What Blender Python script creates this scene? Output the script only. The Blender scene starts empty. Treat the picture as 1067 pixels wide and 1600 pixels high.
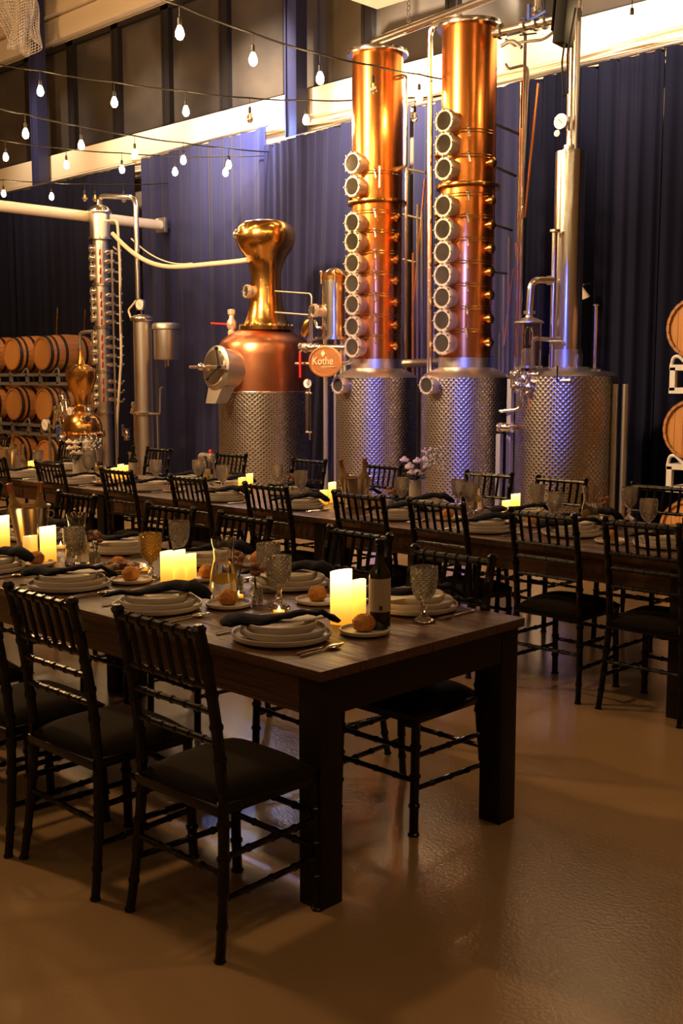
import bpy, bmesh, math, random
from mathutils import Vector, Matrix, Euler
PI = math.pi; R = math.radians
rnd = random.Random(7)
S = bpy.context.scene; COL = S.collection

# ------------------------------------------------------------------ camera, exposure
FPX, CXP, CYP, EYE = 1722.0, 533.5, 800.0, 1.626          # focal length in pixels of a 1067x1600 frame
PITCH = math.atan(210/FPX); YAW = R(44.2)
cam = bpy.data.objects.new('camera', bpy.data.cameras.new('camera')); COL.objects.link(cam)
cam.location = (0, 0, EYE); cam.rotation_euler = (PI/2-PITCH, 0, YAW)
cam.data.sensor_fit = 'VERTICAL'; cam.data.sensor_height = 36; cam.data.lens = FPX/1600*36
cam.data.clip_end = 100
S.camera = cam
S.view_settings.view_transform = 'Standard'; S.view_settings.look = 'None'
S.view_settings.gamma = 1; S.view_settings.use_curve_mapping = False
S.view_settings.exposure = 0.8

# ------------------------------------------------------------------ world and the hall's lamps
W = bpy.data.worlds.new('world'); S.world = W; W.use_nodes = True
W.node_tree.nodes['Background'].inputs[0].default_value = (0.02, 0.025, 0.05, 1)
W.node_tree.nodes['Background'].inputs[1].default_value = 0.3

def lamp(kind, loc, energy, color, size=0.1, target=None, spot=60, blend=.6, name='hall_lamp'):
    d = bpy.data.lights.new(name, kind); d.energy = energy; d.color = color
    o = bpy.data.objects.new(name, d); COL.objects.link(o); o.location = loc
    if kind == 'AREA': d.shape = 'DISK'; d.size = size
    else: d.shadow_soft_size = size
    if kind == 'SPOT': d.spot_size = R(spot); d.spot_blend = blend
    if target: o.rotation_euler = (Vector(target)-Vector(loc)).to_track_quat('-Z', 'Y').to_euler()
    return o
WARM = (1.0, .56, .23)
lamp('SPOT', (-8.6, 2.8, 5.6), 1800, (1, .68, .40), .35, (-8.0, 9.3, 2.4), 80, 1.0)      # wash lamp on the stills
lamp('SPOT', (-0.2, -2.6, 4.0), 1700, (.09, .13, 1.0), .05, (-7.3, 9, 1.45), 15, .6)      # blue LED lamp behind the camera
lamp('POINT', (-8.6, 1.2, 5.6), 420, WARM, .2)
lamp('POINT', (-.5, 5.0, 6.2), 90, WARM, .25)
lamp('POINT', (-12.8, 4.6, 5.0), 500, WARM, .25)
for xx, e in ((-17.5, 300), (-14.7, 600), (-12.1, 2600), (-9.1, 3200), (-6.2, 1300)):                     # washers on the cream beam
    lamp('SPOT', (xx+.8, 8.3, 7.2), e, (1, .79, .56), .12, (xx, 10.7, 5.25), 54, 1.0)
lamp('POINT', (-11.6, 10.05, 5.05), 34, (.25, .42, 1.0), .04)   # blue-white LED on the column

# ------------------------------------------------------------------ pixel -> place on a plane
FW = Vector((-math.sin(YAW)*math.cos(PITCH), math.cos(YAW)*math.cos(PITCH), -math.sin(PITCH)))
RT = Vector((math.cos(YAW), math.sin(YAW), 0)); UP = RT.cross(FW); CAM = Vector((0, 0, EYE))
def at(px, py, X=None, Y=None, Z=None):
    d = FW+RT*((px-CXP)/FPX)-UP*((py-CYP)/FPX)
    t = (X-CAM.x)/d.x if X is not None else (Y-CAM.y)/d.y if Y is not None else (Z-CAM.z)/d.z
    return CAM+d*t

# ------------------------------------------------------------------ materials
MT = {}
def mat(name, col=(.5,.5,.5), rough=.5, metal=0, spec=.5, emit=None, es=0, trans=0, ior=1.45, noise=None, bump=None, coat=0, aniso=0, sheen=0, alpha=1):
    m = bpy.data.materials.new(name); m.use_nodes = True; nt = m.node_tree; b = nt.nodes['Principled BSDF']
    b.inputs['Base Color'].default_value = (*col, 1); b.inputs['Roughness'].default_value = rough
    b.inputs['Metallic'].default_value = metal; b.inputs['Specular IOR Level'].default_value = spec
    b.inputs['Transmission Weight'].default_value = trans; b.inputs['IOR'].default_value = ior
    b.inputs['Coat Weight'].default_value = coat; b.inputs['Sheen Weight'].default_value = sheen
    b.inputs['Alpha'].default_value = alpha
    if emit: b.inputs['Emission Color'].default_value = (*emit, 1); b.inputs['Emission Strength'].default_value = es
    if noise or bump:
        tc = nt.nodes.new('ShaderNodeTexCoord')
    if noise:    # (scale, colour2, stretch xyz, contrast)
        mp = nt.nodes.new('ShaderNodeMapping'); nt.links.new(tc.outputs['Object'], mp.inputs[0]); mp.inputs['Scale'].default_value = noise[2]
        n = nt.nodes.new('ShaderNodeTexNoise'); n.inputs['Scale'].default_value = noise[0]; n.inputs['Detail'].default_value = 5
        nt.links.new(mp.outputs[0], n.inputs['Vector'])
        r = nt.nodes.new('ShaderNodeValToRGB'); c = noise[3]
        r.color_ramp.elements[0].position = .5-c; r.color_ramp.elements[1].position = .5+c
        r.color_ramp.elements[0].color = (*col, 1); r.color_ramp.elements[1].color = (*noise[1], 1)
        nt.links.new(n.outputs[0], r.inputs[0]); nt.links.new(r.outputs[0], b.inputs['Base Color'])
    if bump:     # (scale, strength, stretch)
        mp = nt.nodes.new('ShaderNodeMapping'); nt.links.new(tc.outputs['Object'], mp.inputs[0]); mp.inputs['Scale'].default_value = bump[2]
        n = nt.nodes.new('ShaderNodeTexNoise'); n.inputs['Scale'].default_value = bump[0]; n.inputs['Detail'].default_value = 4
        nt.links.new(mp.outputs[0], n.inputs['Vector'])
        bp = nt.nodes.new('ShaderNodeBump'); bp.inputs['Strength'].default_value = bump[1]; bp.inputs['Distance'].default_value = .02
        nt.links.new(n.outputs[0], bp.inputs['Height']); nt.links.new(bp.outputs[0], b.inputs['Normal'])
    MT[name] = m; return m
def math_node(nt, op, a, b=None):
    n = nt.nodes.new('ShaderNodeMath'); n.operation = op
    for i, v in enumerate((a, b)):
        if v is None: continue
        if isinstance(v, (int, float)): n.inputs[i].default_value = v
        else: nt.links.new(v, n.inputs[i])
    return n.outputs[0]
def quilt(name, col, rough, metal, N, h, strength, dist, trans=0):   # diamond relief wrapped round a vertical axis
    m = mat(name, col, rough, metal, trans=trans); nt = m.node_tree; b = nt.nodes['Principled BSDF']
    tc = nt.nodes.new('ShaderNodeTexCoord'); sp = nt.nodes.new('ShaderNodeSeparateXYZ'); nt.links.new(tc.outputs['Object'], sp.inputs[0])
    ang = math_node(nt, 'ARCTAN2', sp.outputs[0], sp.outputs[1])
    u = math_node(nt, 'MULTIPLY', ang, N/2.0); v = math_node(nt, 'MULTIPLY', sp.outputs[2], PI/h)
    a = math_node(nt, 'ABSOLUTE', math_node(nt, 'SINE', math_node(nt, 'ADD', u, v)))
    c = math_node(nt, 'ABSOLUTE', math_node(nt, 'SINE', math_node(nt, 'SUBTRACT', u, v)))
    hgt = math_node(nt, 'POWER', math_node(nt, 'MULTIPLY', a, c), .6)
    bp = nt.nodes.new('ShaderNodeBump'); bp.inputs['Strength'].default_value = strength; bp.inputs['Distance'].default_value = dist
    nt.links.new(hgt, bp.inputs['Height']); nt.links.new(bp.outputs[0], b.inputs['Normal'])
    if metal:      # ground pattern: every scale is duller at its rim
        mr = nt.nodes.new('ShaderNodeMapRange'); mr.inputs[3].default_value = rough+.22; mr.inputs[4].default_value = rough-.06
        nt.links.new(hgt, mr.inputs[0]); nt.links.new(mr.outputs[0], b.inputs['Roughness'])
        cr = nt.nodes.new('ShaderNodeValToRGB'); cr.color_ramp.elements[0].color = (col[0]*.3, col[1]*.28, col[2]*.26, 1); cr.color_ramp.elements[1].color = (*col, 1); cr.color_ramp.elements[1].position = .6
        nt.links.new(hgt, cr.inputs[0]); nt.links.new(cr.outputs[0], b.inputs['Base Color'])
    return m
mat('copper', (.74,.22,.045), .25, 1, noise=(2.2, (.86,.34,.09), (1,1,.6), .25), bump=(3, .05, (1,1,.5)))
mat('copper_red', (.62,.20,.10), .30, 1, noise=(3, (.80,.36,.18), (1,1,1), .3), bump=(5, .06, (1,1,1)))
mat('copper_gold', (.72,.36,.08), .20, 1, noise=(3, (.85,.50,.16), (1,1,1), .3), bump=(14, .10, (1,1,1)))
mat('copper_sign', (.75,.34,.14), .45, 1, bump=(40, .1, (1,1,1)))
mat('steel', (.86,.82,.78), .2, 1, bump=(2, .03, (1,1,.3)))
mat('satin_ring', (.74,.64,.50), .34, .6)
mat('steel_brushed', (.70,.66,.62), .34, 1, bump=(60, .05, (1,1,.02)))
mat('steel_dull', (.45,.42,.40), .42, 1)
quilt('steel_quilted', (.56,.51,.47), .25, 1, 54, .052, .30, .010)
mat('red_handle', (.6,.02,.02), .4)
mat('red_hose', (.75,.05,.03), .5)
mat('blue_handle', (.03,.08,.45), .4)
mat('white_hose', (.8,.68,.5), .5)
mat('dark_glass', (.03,.026,.02), .08, 0, .8, noise=(6, (.07,.058,.04), (1,1,1), .3))
mat('gauge_white', (.85,.83,.8), .3)
mat('black', (.005,.005,.005), .6, 0, .3)
mat('chair_black', (.0025,.002,.002), .25, 0, .4, bump=(60, .08, (1,1,1)))
mat('seat_cloth', (.006,.003,.002), .9, 0, .2, noise=(60, (.010,.006,.004), (1,1,1), .3))
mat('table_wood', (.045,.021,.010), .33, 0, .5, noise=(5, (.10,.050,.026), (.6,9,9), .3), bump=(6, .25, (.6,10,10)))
mat('table_wood_shaded', (.007,.004,.003), .45, 0, .3, noise=(6, (.012,.007,.005), (6,6,.5), .3))  # same table wood on shaded sides, shade put into a near-black colour
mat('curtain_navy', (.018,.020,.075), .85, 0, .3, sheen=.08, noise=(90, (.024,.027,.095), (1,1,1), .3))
mat('curtain_shaded', (.0045,.005,.018), .9, 0, .2, noise=(90, (.007,.008,.026), (1,1,1), .3))  # same navy cloth where less light falls, shade put into the colour
mat('column_blue', (.022,.025,.085), .5)
mat('cream', (.78,.66,.50), .6, noise=(1.2, (.85,.74,.58), (.3,1,3), .3))
mat('cream_board', (.72,.58,.42), .6, noise=(2, (.80,.68,.52), (.3,1,8), .3))
mat('frame_dark', (.012,.010,.010), .4)
mat('window_glass', (.10,.082,.062), .12, 0, .6, noise=(.5, (.035,.03,.03), (1,1,1.5), .2))  # grey-brown reflection of the ceiling is put into the pane colour
mat('ceiling_dark', (.10,.08,.06), .8)
mat('wall_paint', (.25,.18,.12), .8)
mat('white_beam', (.75,.66,.54), .5)
mat('barrel_oak', (.50,.22,.07), .55, noise=(6, (.36,.15,.05), (1,.2,1), .25))
mat('barrel_head', (.62,.30,.09), .6, noise=(7, (.50,.22,.06), (8,1,.5), .3))
mat('barrel_hoop', (.05,.04,.035), .5, .7)
mat('rack_steel', (.25,.23,.225), .5, .3)
mat('rack_white', (.75,.72,.70), .5, .1)
mat('stoneware', (.50,.45,.42), .35, noise=(90, (.56,.51,.47), (1,1,1), .3))
mat('napkin_navy', (.004,.005,.013), .9, 0, .2, bump=(60, .2, (1,1,1)))
mat('card', (.62,.56,.48), .7)
mat('bread', (.36,.13,.025), .8, noise=(30, (.60,.27,.07), (1,1,1), .25), bump=(45, .9, (1,1,1)))
mat('meat', (.10,.03,.012), .45, noise=(40, (.30,.10,.03), (1,1,1), .2), bump=(60, .7, (1,1,1)))
mat('salad', (.30,.13,.04), .5, noise=(60, (.10,.12,.02), (1,1,1), .1), bump=(60, .7, (1,1,1)))
mat('cutlery', (.80,.76,.72), .15, 1)
mat('glass', (.95,.95,.92), .02, 0, .5, trans=1, ior=1.45)
quilt('glass_pressed', (.95,.93,.88), .05, 0, 14, .016, 1.0, .006, trans=.95)
quilt('glass_amber', (.98,.70,.18), .05, 0, 14, .016, 1.0, .006, trans=.93)
mat('water', (.95,.97,.97), .0, 0, .5, trans=1, ior=1.33)
mat('lemon', (.75,.45,.05), .6)
mat('bottle_dark', (.006,.008,.004), .06, 0, .8)
mat('bottle_clear', (.30,.19,.06), .06, 0, .6, trans=.35, ior=1.45)
mat('foil', (.42,.16,.07), .35, .8)
mat('label_paper', (.46,.38,.30), .7)
mat('label_mark', (.05,.02,.02), .7)
mat('bucket_steel', (.70,.62,.52), .22, 1, bump=(40, .05, (1,1,.02)))
mat('petal', (.85,.72,.62), .7); mat('petal_small', (.85,.82,.74), .7); mat('leaf', (.03,.06,.015), .6)
mat('dried_bloom', (.28,.12,.07), .8)
mat('net', (.75,.70,.66), .7)
mat('green_strap', (.05,.2,.12), .6)
mat('socket', (.015,.014,.013), .5)
mat('wire_black', (.02,.016,.012), .6)
mat('bulb_lit', (1,.8,.5), .3, emit=(1,.66,.30), es=130)
mat('bulb_off', (.9,.7,.45), .05, 0, .5, trans=.9)
mat('filament', (.8,.5,.2), .3, emit=(1,.55,.2), es=1.2)
# wax of the LED candles: the candle is the lamp, brightest near its wick
def wax(name, h, top, bot):
    m = mat(name, (.75,.55,.25), .5); nt = m.node_tree; b = nt.nodes['Principled BSDF']
    tc = nt.nodes.new('ShaderNodeTexCoord'); sp = nt.nodes.new('ShaderNodeSeparateXYZ'); nt.links.new(tc.outputs['Object'], sp.inputs[0])
    r = nt.nodes.new('ShaderNodeValToRGB'); f = math_node(nt, 'DIVIDE', sp.outputs[2], h); nt.links.new(f, r.inputs[0])
    r.color_ramp.elements[0].color = (.95,.30,.012,1); r.color_ramp.elements[1].color = (1,.72,.30,1)
    e = r.color_ramp.elements.new(.5); e.color = (1,.50,.07,1)
    k = math_node(nt, 'ADD', math_node(nt, 'MULTIPLY', math_node(nt, 'POWER', f, 1.6), top-bot), bot)
    nt.links.new(r.outputs[0], b.inputs['Emission Color']); nt.links.new(k, b.inputs['Emission Strength'])
wax('candle_wax', .18, 2.9, .62); wax('candle_dim', .15, .6, .35)
mat('flame', (1,.8,.4), .5, emit=(1,.7,.3), es=12)
# concrete floor: cloudy stain, thin sealer with a rippled gloss
m = mat('floor_concrete', (.235,.155,.085), .34, 0, .5, noise=(.7, (.32,.215,.12), (1,1,1), .22), bump=(70, .07, (1,1,1)))
nt = m.node_tree; tc = nt.nodes.new('ShaderNodeTexCoord'); n = nt.nodes.new('ShaderNodeTexNoise'); n.inputs['Scale'].default_value = 1.3; n.inputs['Detail'].default_value = 6
nt.links.new(tc.outputs['Object'], n.inputs['Vector']); r = nt.nodes.new('ShaderNodeMapRange'); r.inputs[1].default_value = .3; r.inputs[2].default_value = .7; r.inputs[3].default_value = .10; r.inputs[4].default_value = .26
nt.links.new(n.outputs[0], r.inputs[0]); nt.links.new(r.outputs[0], nt.nodes['Principled BSDF'].inputs['Roughness'])

# ------------------------------------------------------------------ mesh builder
class MB:
    def __init__(s): s.v = []; s.f = []
    def add(s, vs, fs, M=None):
        o = len(s.v)
        s.v += [tuple(M @ Vector(p)) if M else tuple(p) for p in vs]
        s.f += [tuple(i+o for i in f) for f in fs]; return s
    def box(s, c, d, rot=None, bev=0):
        x, y, z = d[0]/2, d[1]/2, d[2]/2
        M = Matrix.Translation(c) @ (Euler(rot).to_matrix().to_4x4() if rot else Matrix())
        if bev <= 0:
            vs = [(-x,-y,-z),(x,-y,-z),(x,y,-z),(-x,y,-z),(-x,-y,z),(x,-y,z),(x,y,z),(-x,y,z)]
            return s.add(vs, [(3,2,1,0),(4,5,6,7),(0,1,5,4),(1,2,6,5),(2,3,7,6),(3,0,4,7)], M)
        bm = bmesh.new(); bmesh.ops.create_cube(bm, size=1)
        for v in bm.verts: v.co = Vector((v.co.x*d[0], v.co.y*d[1], v.co.z*d[2]))
        bmesh.ops.bevel(bm, geom=bm.edges[:], offset=bev, segments=2, affect='EDGES', profile=.6)
        bm.verts.index_update(); vs = [v.co.copy() for v in bm.verts]; fs = [tuple(v.index for v in f.verts) for f in bm.faces]; bm.free()
        return s.add(vs, fs, M)
    def lathe(s, prof, n=32, M=None, closed=False):    # prof: (r, z) pairs
        vs = []; fs = []; k = len(prof)
        for r, z in prof:
            for i in range(n): a = 2*PI*i/n; vs.append((r*math.cos(a), r*math.sin(a), z))
        rng = range(k if closed else k-1)
        for j in rng:
            j2 = (j+1) % k
            for i in range(n): i2 = (i+1) % n; fs.append((j*n+i, j*n+i2, j2*n+i2, j2*n+i))
        if not closed:
            if prof[0][0] > 1e-6: fs.append(tuple(range(n))[::-1])
            if prof[-1][0] > 1e-6: fs.append(tuple((k-1)*n+i for i in range(n)))
        return s.add(vs, fs, M)
    def tube(s, pts, r, n=10, cap=True, flat=1):
        pts = [Vector(p) for p in pts]; k = len(pts); rs = r if isinstance(r, (list, tuple)) else [r]*k
        vs = []; fs = []; t0 = (pts[1]-pts[0]).normalized()
        a = Vector((0,0,1)) if abs(t0.z) < .9 else Vector((1,0,0)); nrm = t0.cross(a).normalized()
        for i, p in enumerate(pts):
            t = ((pts[min(i+1,k-1)]-p).normalized()+(p-pts[max(i-1,0)]).normalized()).normalized()
            nrm = (nrm-t*nrm.dot(t)).normalized(); bn = t.cross(nrm)
            for j in range(n): q = 2*PI*j/n; vs.append(p+nrm*(math.cos(q)*rs[i])+bn*(math.sin(q)*rs[i]*flat))
        for i in range(k-1):
            for j in range(n): j2 = (j+1) % n; fs.append((i*n+j, i*n+j2, (i+1)*n+j2, (i+1)*n+j))
        if cap: fs.append(tuple(range(n))[::-1]); fs.append(tuple((k-1)*n+j for j in range(n)))
        return s.add(vs, fs)
    def cyl(s, p, q, r, n=16, r2=None): return s.tube([p, q], [r, r if r2 is None else r2], n)
    def torus(s, R0, r, M=None, n=28, m=8):
        return s.lathe([(R0+r*math.cos(2*PI*i/m), r*math.sin(2*PI*i/m)) for i in range(m)], n, M, closed=True)
    def sphere(s, c, r, n=10, m=7, sc=(1,1,1), jit=0, rg=None):
        vs = [(c[0], c[1], c[2]-r*sc[2])]; fs = []
        for j in range(1, m):
            a = -PI/2+PI*j/m
            for i in range(n):
                b = 2*PI*i/n; q = r*(1+(rg.uniform(-jit, jit) if rg else 0))
                vs.append((c[0]+q*sc[0]*math.cos(a)*math.cos(b), c[1]+q*sc[1]*math.cos(a)*math.sin(b), c[2]+q*sc[2]*math.sin(a)))
        vs.append((c[0], c[1], c[2]+r*sc[2])); L = len(vs)-1
        for i in range(n):
            i2 = (i+1) % n; fs.append((0, 1+i2, 1+i)); fs.append((L, L-n+i, L-n+i2))
            for j in range(m-2): o = 1+j*n; fs.append((o+i, o+i2, o+n+i2, o+n+i))
        return s.add(vs, fs)
    def build(s, name, m, parent=None, smooth=35, **k):
        me = bpy.data.meshes.new(name); me.from_pydata(s.v, [], s.f); me.update()
        bm = bmesh.new(); bm.from_mesh(me)
        bmesh.ops.recalc_face_normals(bm, faces=bm.faces[:])
        lim = R(smooth)
        for f in bm.faces: f.smooth = smooth > 0
        for e in bm.edges:
            if len(e.link_faces) == 2 and e.calc_face_angle(0) > lim: e.smooth = False
        bm.to_mesh(me); bm.free()
        o = bpy.data.objects.new(name, me); COL.objects.link(o)
        me.materials.append(MT[m])
        if parent: o.parent = parent
        if k: tag(o, **k)
        return o
def tag(o, label=None, cat=None, group=None, kind=None):
    if label: o['label'] = label
    if cat: o['category'] = cat
    if group: o['group'] = group
    if kind: o['kind'] = kind
    return o
def thing(name, label, cat, loc=(0,0,0), rz=0, group=None, kind=None):
    o = bpy.data.objects.new(name, None); COL.objects.link(o); o.location = loc; o.rotation_euler = (0,0,rz)
    o.empty_display_size = .1
    return tag(o, label, cat, group, kind)
def dup(root, loc, rz, label, group=None, name=None):
    KC = {}
    for o in CH.get(root.name, []) : pass
    r = root.copy(); COL.objects.link(r); r.location = loc; r.rotation_euler = (0,0,rz); r['label'] = label
    if name: r.name = name
    if group: r['group'] = group
    def rec(a, b):
        for ch in KIDS(a):
            c = ch.copy(); COL.objects.link(c); c.parent = b; rec(ch, c)
    rec(root, r); return r
CH = {}
def KIDS(o):
    if o.name not in CH: CH[o.name] = list(o.children)
    return CH[o.name]
class Proto:     # the first use places the built thing itself, later uses copy it
    def __init__(s, o): s.o = o; s.used = False; s.rec = None
    def put(s, loc, rz, label, group=None, name=None):
        if not s.used:
            KIDS(s.o)
            for c in KIDS(s.o): KIDS(c)
            s.used = True; s.o.location = loc; s.o.rotation_euler = (0,0,rz); s.o['label'] = label
            if group: s.o['group'] = group
            return s.o
        return dup(s.o, loc, rz, label, group, name)
def rounded(pts, rad=.1, n=6):     # polyline with rounded corners
    P = [Vector(p) for p in pts]; out = [P[0]]
    for i in range(1, len(P)-1):
        a = (P[i-1]-P[i]); b = (P[i+1]-P[i]); q = min(rad, a.length*.49, b.length*.49)
        p0 = P[i]+a.normalized()*q; p1 = P[i]+b.normalized()*q
        for k in range(n+1): t = k/n; out.append(p0*(1-t)**2+P[i]*(2*t*(1-t))+p1*t*t)
    out.append(P[-1]); return out
def faceM(loc, direction):          # matrix taking local z to a direction
    return Matrix.Translation(loc) @ Vector(direction).to_track_quat('Z', 'Y').to_matrix().to_4x4()

# ================================================================== THE SETTING
XL, XR, YF, YB, ZC = -24.0, 5.0, -8.0, 10.8, 9.0
def struct(mb, name, m, parent=None, smooth=35):
    o = mb.build(name, m, parent, smooth)
    if not parent: o['kind'] = 'structure'
    return o
struct(MB().box(((XL+XR)/2, (YF+YB)/2, -.1), (XR-XL+1, YB-YF+1, .2)), 'floor', 'floor_concrete')
struct(MB().box(((XL+XR)/2, (YF+YB)/2, ZC+.1), (XR-XL+1, YB-YF+1, .2)), 'ceiling', 'ceiling_dark')
struct(MB().box((XL-.1, (YF+YB)/2, ZC/2), (.2, YB-YF, ZC)), 'wall_left', 'wall_paint')
struct(MB().box((XR+.1, (YF+YB)/2, ZC/2), (.2, YB-YF, ZC)), 'wall_right', 'wall_paint')
struct(MB().box(((XL+XR)/2, YF-.1, ZC/2), (XR-XL, .2, ZC)), 'wall_front', 'wall_paint')
wb = struct(MB().box(((XL+XR)/2, YB+.2, 2.74), (XR-XL, .2, 5.48)), 'wall_back', 'wall_paint')
ZW0, ZW1 = 5.46, 7.33
struct(MB().box(((XL+XR)/2, YB+.2, (ZW1+ZC)/2), (XR-XL, .2, ZC-ZW1)), 'trim_1', 'cream')
MBu = MB().box(((XL+XR)/2, YB+.02, ZW1+.22), (XR-XL, .18, .36), bev=.01)
struct(MBu, 'trim_2', 'cream')
struct(MB().box(((XL+XR)/2, YB-.02, ZW1+.62), (XR-XL, .26, .36), bev=.01), 'trim_3', 'cream_board')
# the cream beam under the clerestory: fascia, ledge and three boards
struct(MB().box(((XL+XR)/2, YB-.02, 5.26), (XR-XL, .24, .40), bev=.01), 'trim_4', 'cream')
tb = struct(MB().box(((XL+XR)/2, YB-.05, 5.02), (XR-XL, .20, .06)), 'trim_5', 'cream_board')
for i, (zz_, d_) in enumerate(((4.955,.16), (4.895,.20), (4.84,.15))):
    MB().box(((XL+XR)/2, YB-.02, zz_), (XR-XL, d_, .05)).build('board', 'cream_board', tb)
# cables lying along the beam
rg = random.Random(3)
for k in range(3):
    pts = []; ph = rg.uniform(0, 6)
    for i in range(60):
        x = -15+i*.22; pts.append((x, YB-.17-.012*k, 5.07-.05*k+.035*math.sin(x*1.1+ph)+.015*math.sin(x*3.3+ph)))
    MB().tube(pts, .012, 6).build('cable', 'cream_board', tb)
# clerestory windows, one per bay between mullions
ml = [-22.5, -21.2, -19.85, -18.474, -17.069, -15.736, -14.392, -13.0, -11.621, -10.139, -8.75, -7.37, -6.0, -4.6, -3.2]
for i in range(len(ml)-1):
    a, b = ml[i], ml[i+1]; c = (a+b)/2; w = b-a
    fr = MB()
    fr.box((a+.07, YB+.1, (ZW0+ZW1)/2), (.13, .12, ZW1-ZW0)).box((c, YB+.1, ZW0+.04), (w, .12, .08)).box((c, YB+.1, ZW1-.04), (w, .12, .08)).box((b-.03, YB+.1, (ZW0+ZW1)/2), (.05, .12, ZW1-ZW0))
    f = struct(fr, 'window_%d' % (i+1), 'frame_dark')
    MB().box((c, YB+.14, (ZW0+ZW1)/2), (w-.05, .02, ZW1-ZW0-.1)).build('pane', 'window_glass', f)
# steel H-columns painted blue
for k, (xa, lab) in enumerate(((-17.75, 'blue steel column at the left, wrapped in netting'), (-11.30, 'blue steel column lit by a blue lamp beside the copper stills'))):
    t = thing('steel_column', lab, 'column', (xa+.24, YB-.3, 0))
    zt = ZC
    MB().box((-.10, 0, zt/2), (.03, .2, zt)).build('flange', 'column_blue', t)
    MB().box((.10, 0, zt/2), (.03, .2, zt)).build('flange', 'column_blue', t)
    MB().box((0, -.06, zt/2), (.17, .03, zt)).build('web', 'column_blue', t)
t = thing('steel_column', 'dark steel column behind the tall stills above the beam', 'column', (-4.65, YB-.3, 0))
MB().box((-.19, 0, ZC/2), (.035, .3, ZC)).build('flange', 'frame_dark', t); MB().box((.19, 0, ZC/2), (.035, .3, ZC)).build('flange', 'frame_dark', t)
MB().box((0, 0, ZC/2), (.34, .03, ZC)).build('web', 'frame_dark', t)

# curtains: each panel hangs from its own rod
def curtain(x0, x1, ztop0, ztop1, y, folds, amp, m, label, lean=0, seed=1, gather=0, rod=True):
    rg = random.Random(seed); nx = int(folds*10); nz = 22
    ph = [rg.uniform(0, 6.28) for _ in range(5)]
    vs = []; fs = []
    for side in (0, 1):
        for j in range(nz+1):
            t = j/nz
            for i in range(nx+1):
                s = i/nx
                s2 = s+lean*(1-t)*math.sin(PI*s)*.5
                x = x0+(x1-x0)*(s+gather*t*t*(s*s-s))
                zt = ztop0+(ztop1-ztop0)*s-.012*math.sin(PI*s*3)**2
                q = folds*2*PI*s2
                d = amp*(.55*math.sin(q+1.2*math.sin(q*.31+ph[0]))+.3*math.sin(q*.47+ph[1]+t*.8)+.25*math.sin(q*1.9+ph[2]))*(1-.35*t)
                vs.append((x, y-d+side*.012, .02+(zt-.02)*t))
        o = side*(nz+1)*(nx+1)
        for j in range(nz):
            for i in range(nx):
                a = o+j*(nx+1)+i; fs.append((a, a+1, a+nx+2, a+nx+1) if side == 0 else (a, a+nx+1, a+nx+2, a+1))
    t = thing('curtain', label, 'curtain')
    o = MB().add(vs, fs).build('drape', m, t, smooth=80)
    if rod: MB().cyl((x0-.02, y+.02, ztop0+.02), (x1+.02, y+.02, ztop1+.02), .02, 8).build('rod', 'steel_dull', t)
    return t
cur = [(-22.5,-18.2,4.9,4.9,13,.05,'curtain_shaded','navy curtain toned for shade at the far left behind the oak barrels',0,0),
       (-18.2,-14.55,4.9,4.9,13,.05,'curtain_shaded','navy curtain toned for shade behind the barrels and the small gold still',0,0),
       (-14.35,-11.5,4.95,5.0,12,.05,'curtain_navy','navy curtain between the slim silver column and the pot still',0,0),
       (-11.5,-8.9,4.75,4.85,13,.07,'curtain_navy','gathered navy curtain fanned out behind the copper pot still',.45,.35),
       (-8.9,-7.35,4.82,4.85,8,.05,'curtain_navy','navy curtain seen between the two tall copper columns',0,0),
       (-7.35,-5.6,4.84,4.86,11,.07,'curtain_shaded','pleated navy curtain toned for shade right of the tall copper columns',0,0),
       (-5.6,-3.9,4.86,4.86,7,.06,'curtain_shaded','navy curtain toned for shade behind the plain steel column',0,0),
       (-3.9,-0.5,4.86,4.86,9,.05,'curtain_shaded','navy curtain toned for shade at the right behind the oak barrels',0,0)]
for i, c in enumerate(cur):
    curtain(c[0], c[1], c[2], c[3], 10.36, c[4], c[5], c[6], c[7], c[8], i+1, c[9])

# white round beam crossing the left of the picture towards the wall
p1 = at(250, 352, Y=10.2); p0 = Vector((p1.x, 4.2, p1.z))
t = thing('wall_beam', 'long white horizontal tube ending at the curtain above the silver column', 'beam', (p1.x, p1.y, p1.z))
MB().cyl((0,0,0), (0, -6.5, 0), .075, 16).build('tube', 'white_beam', t)
MB().box((0, .03, 0), (.22, .06, .22), bev=.01).build('bracket', 'steel_dull', t)
MB().cyl((0, .06, -.02), (0, .55, -.02), .03, 8).build('stub', 'steel_dull', t)

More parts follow.
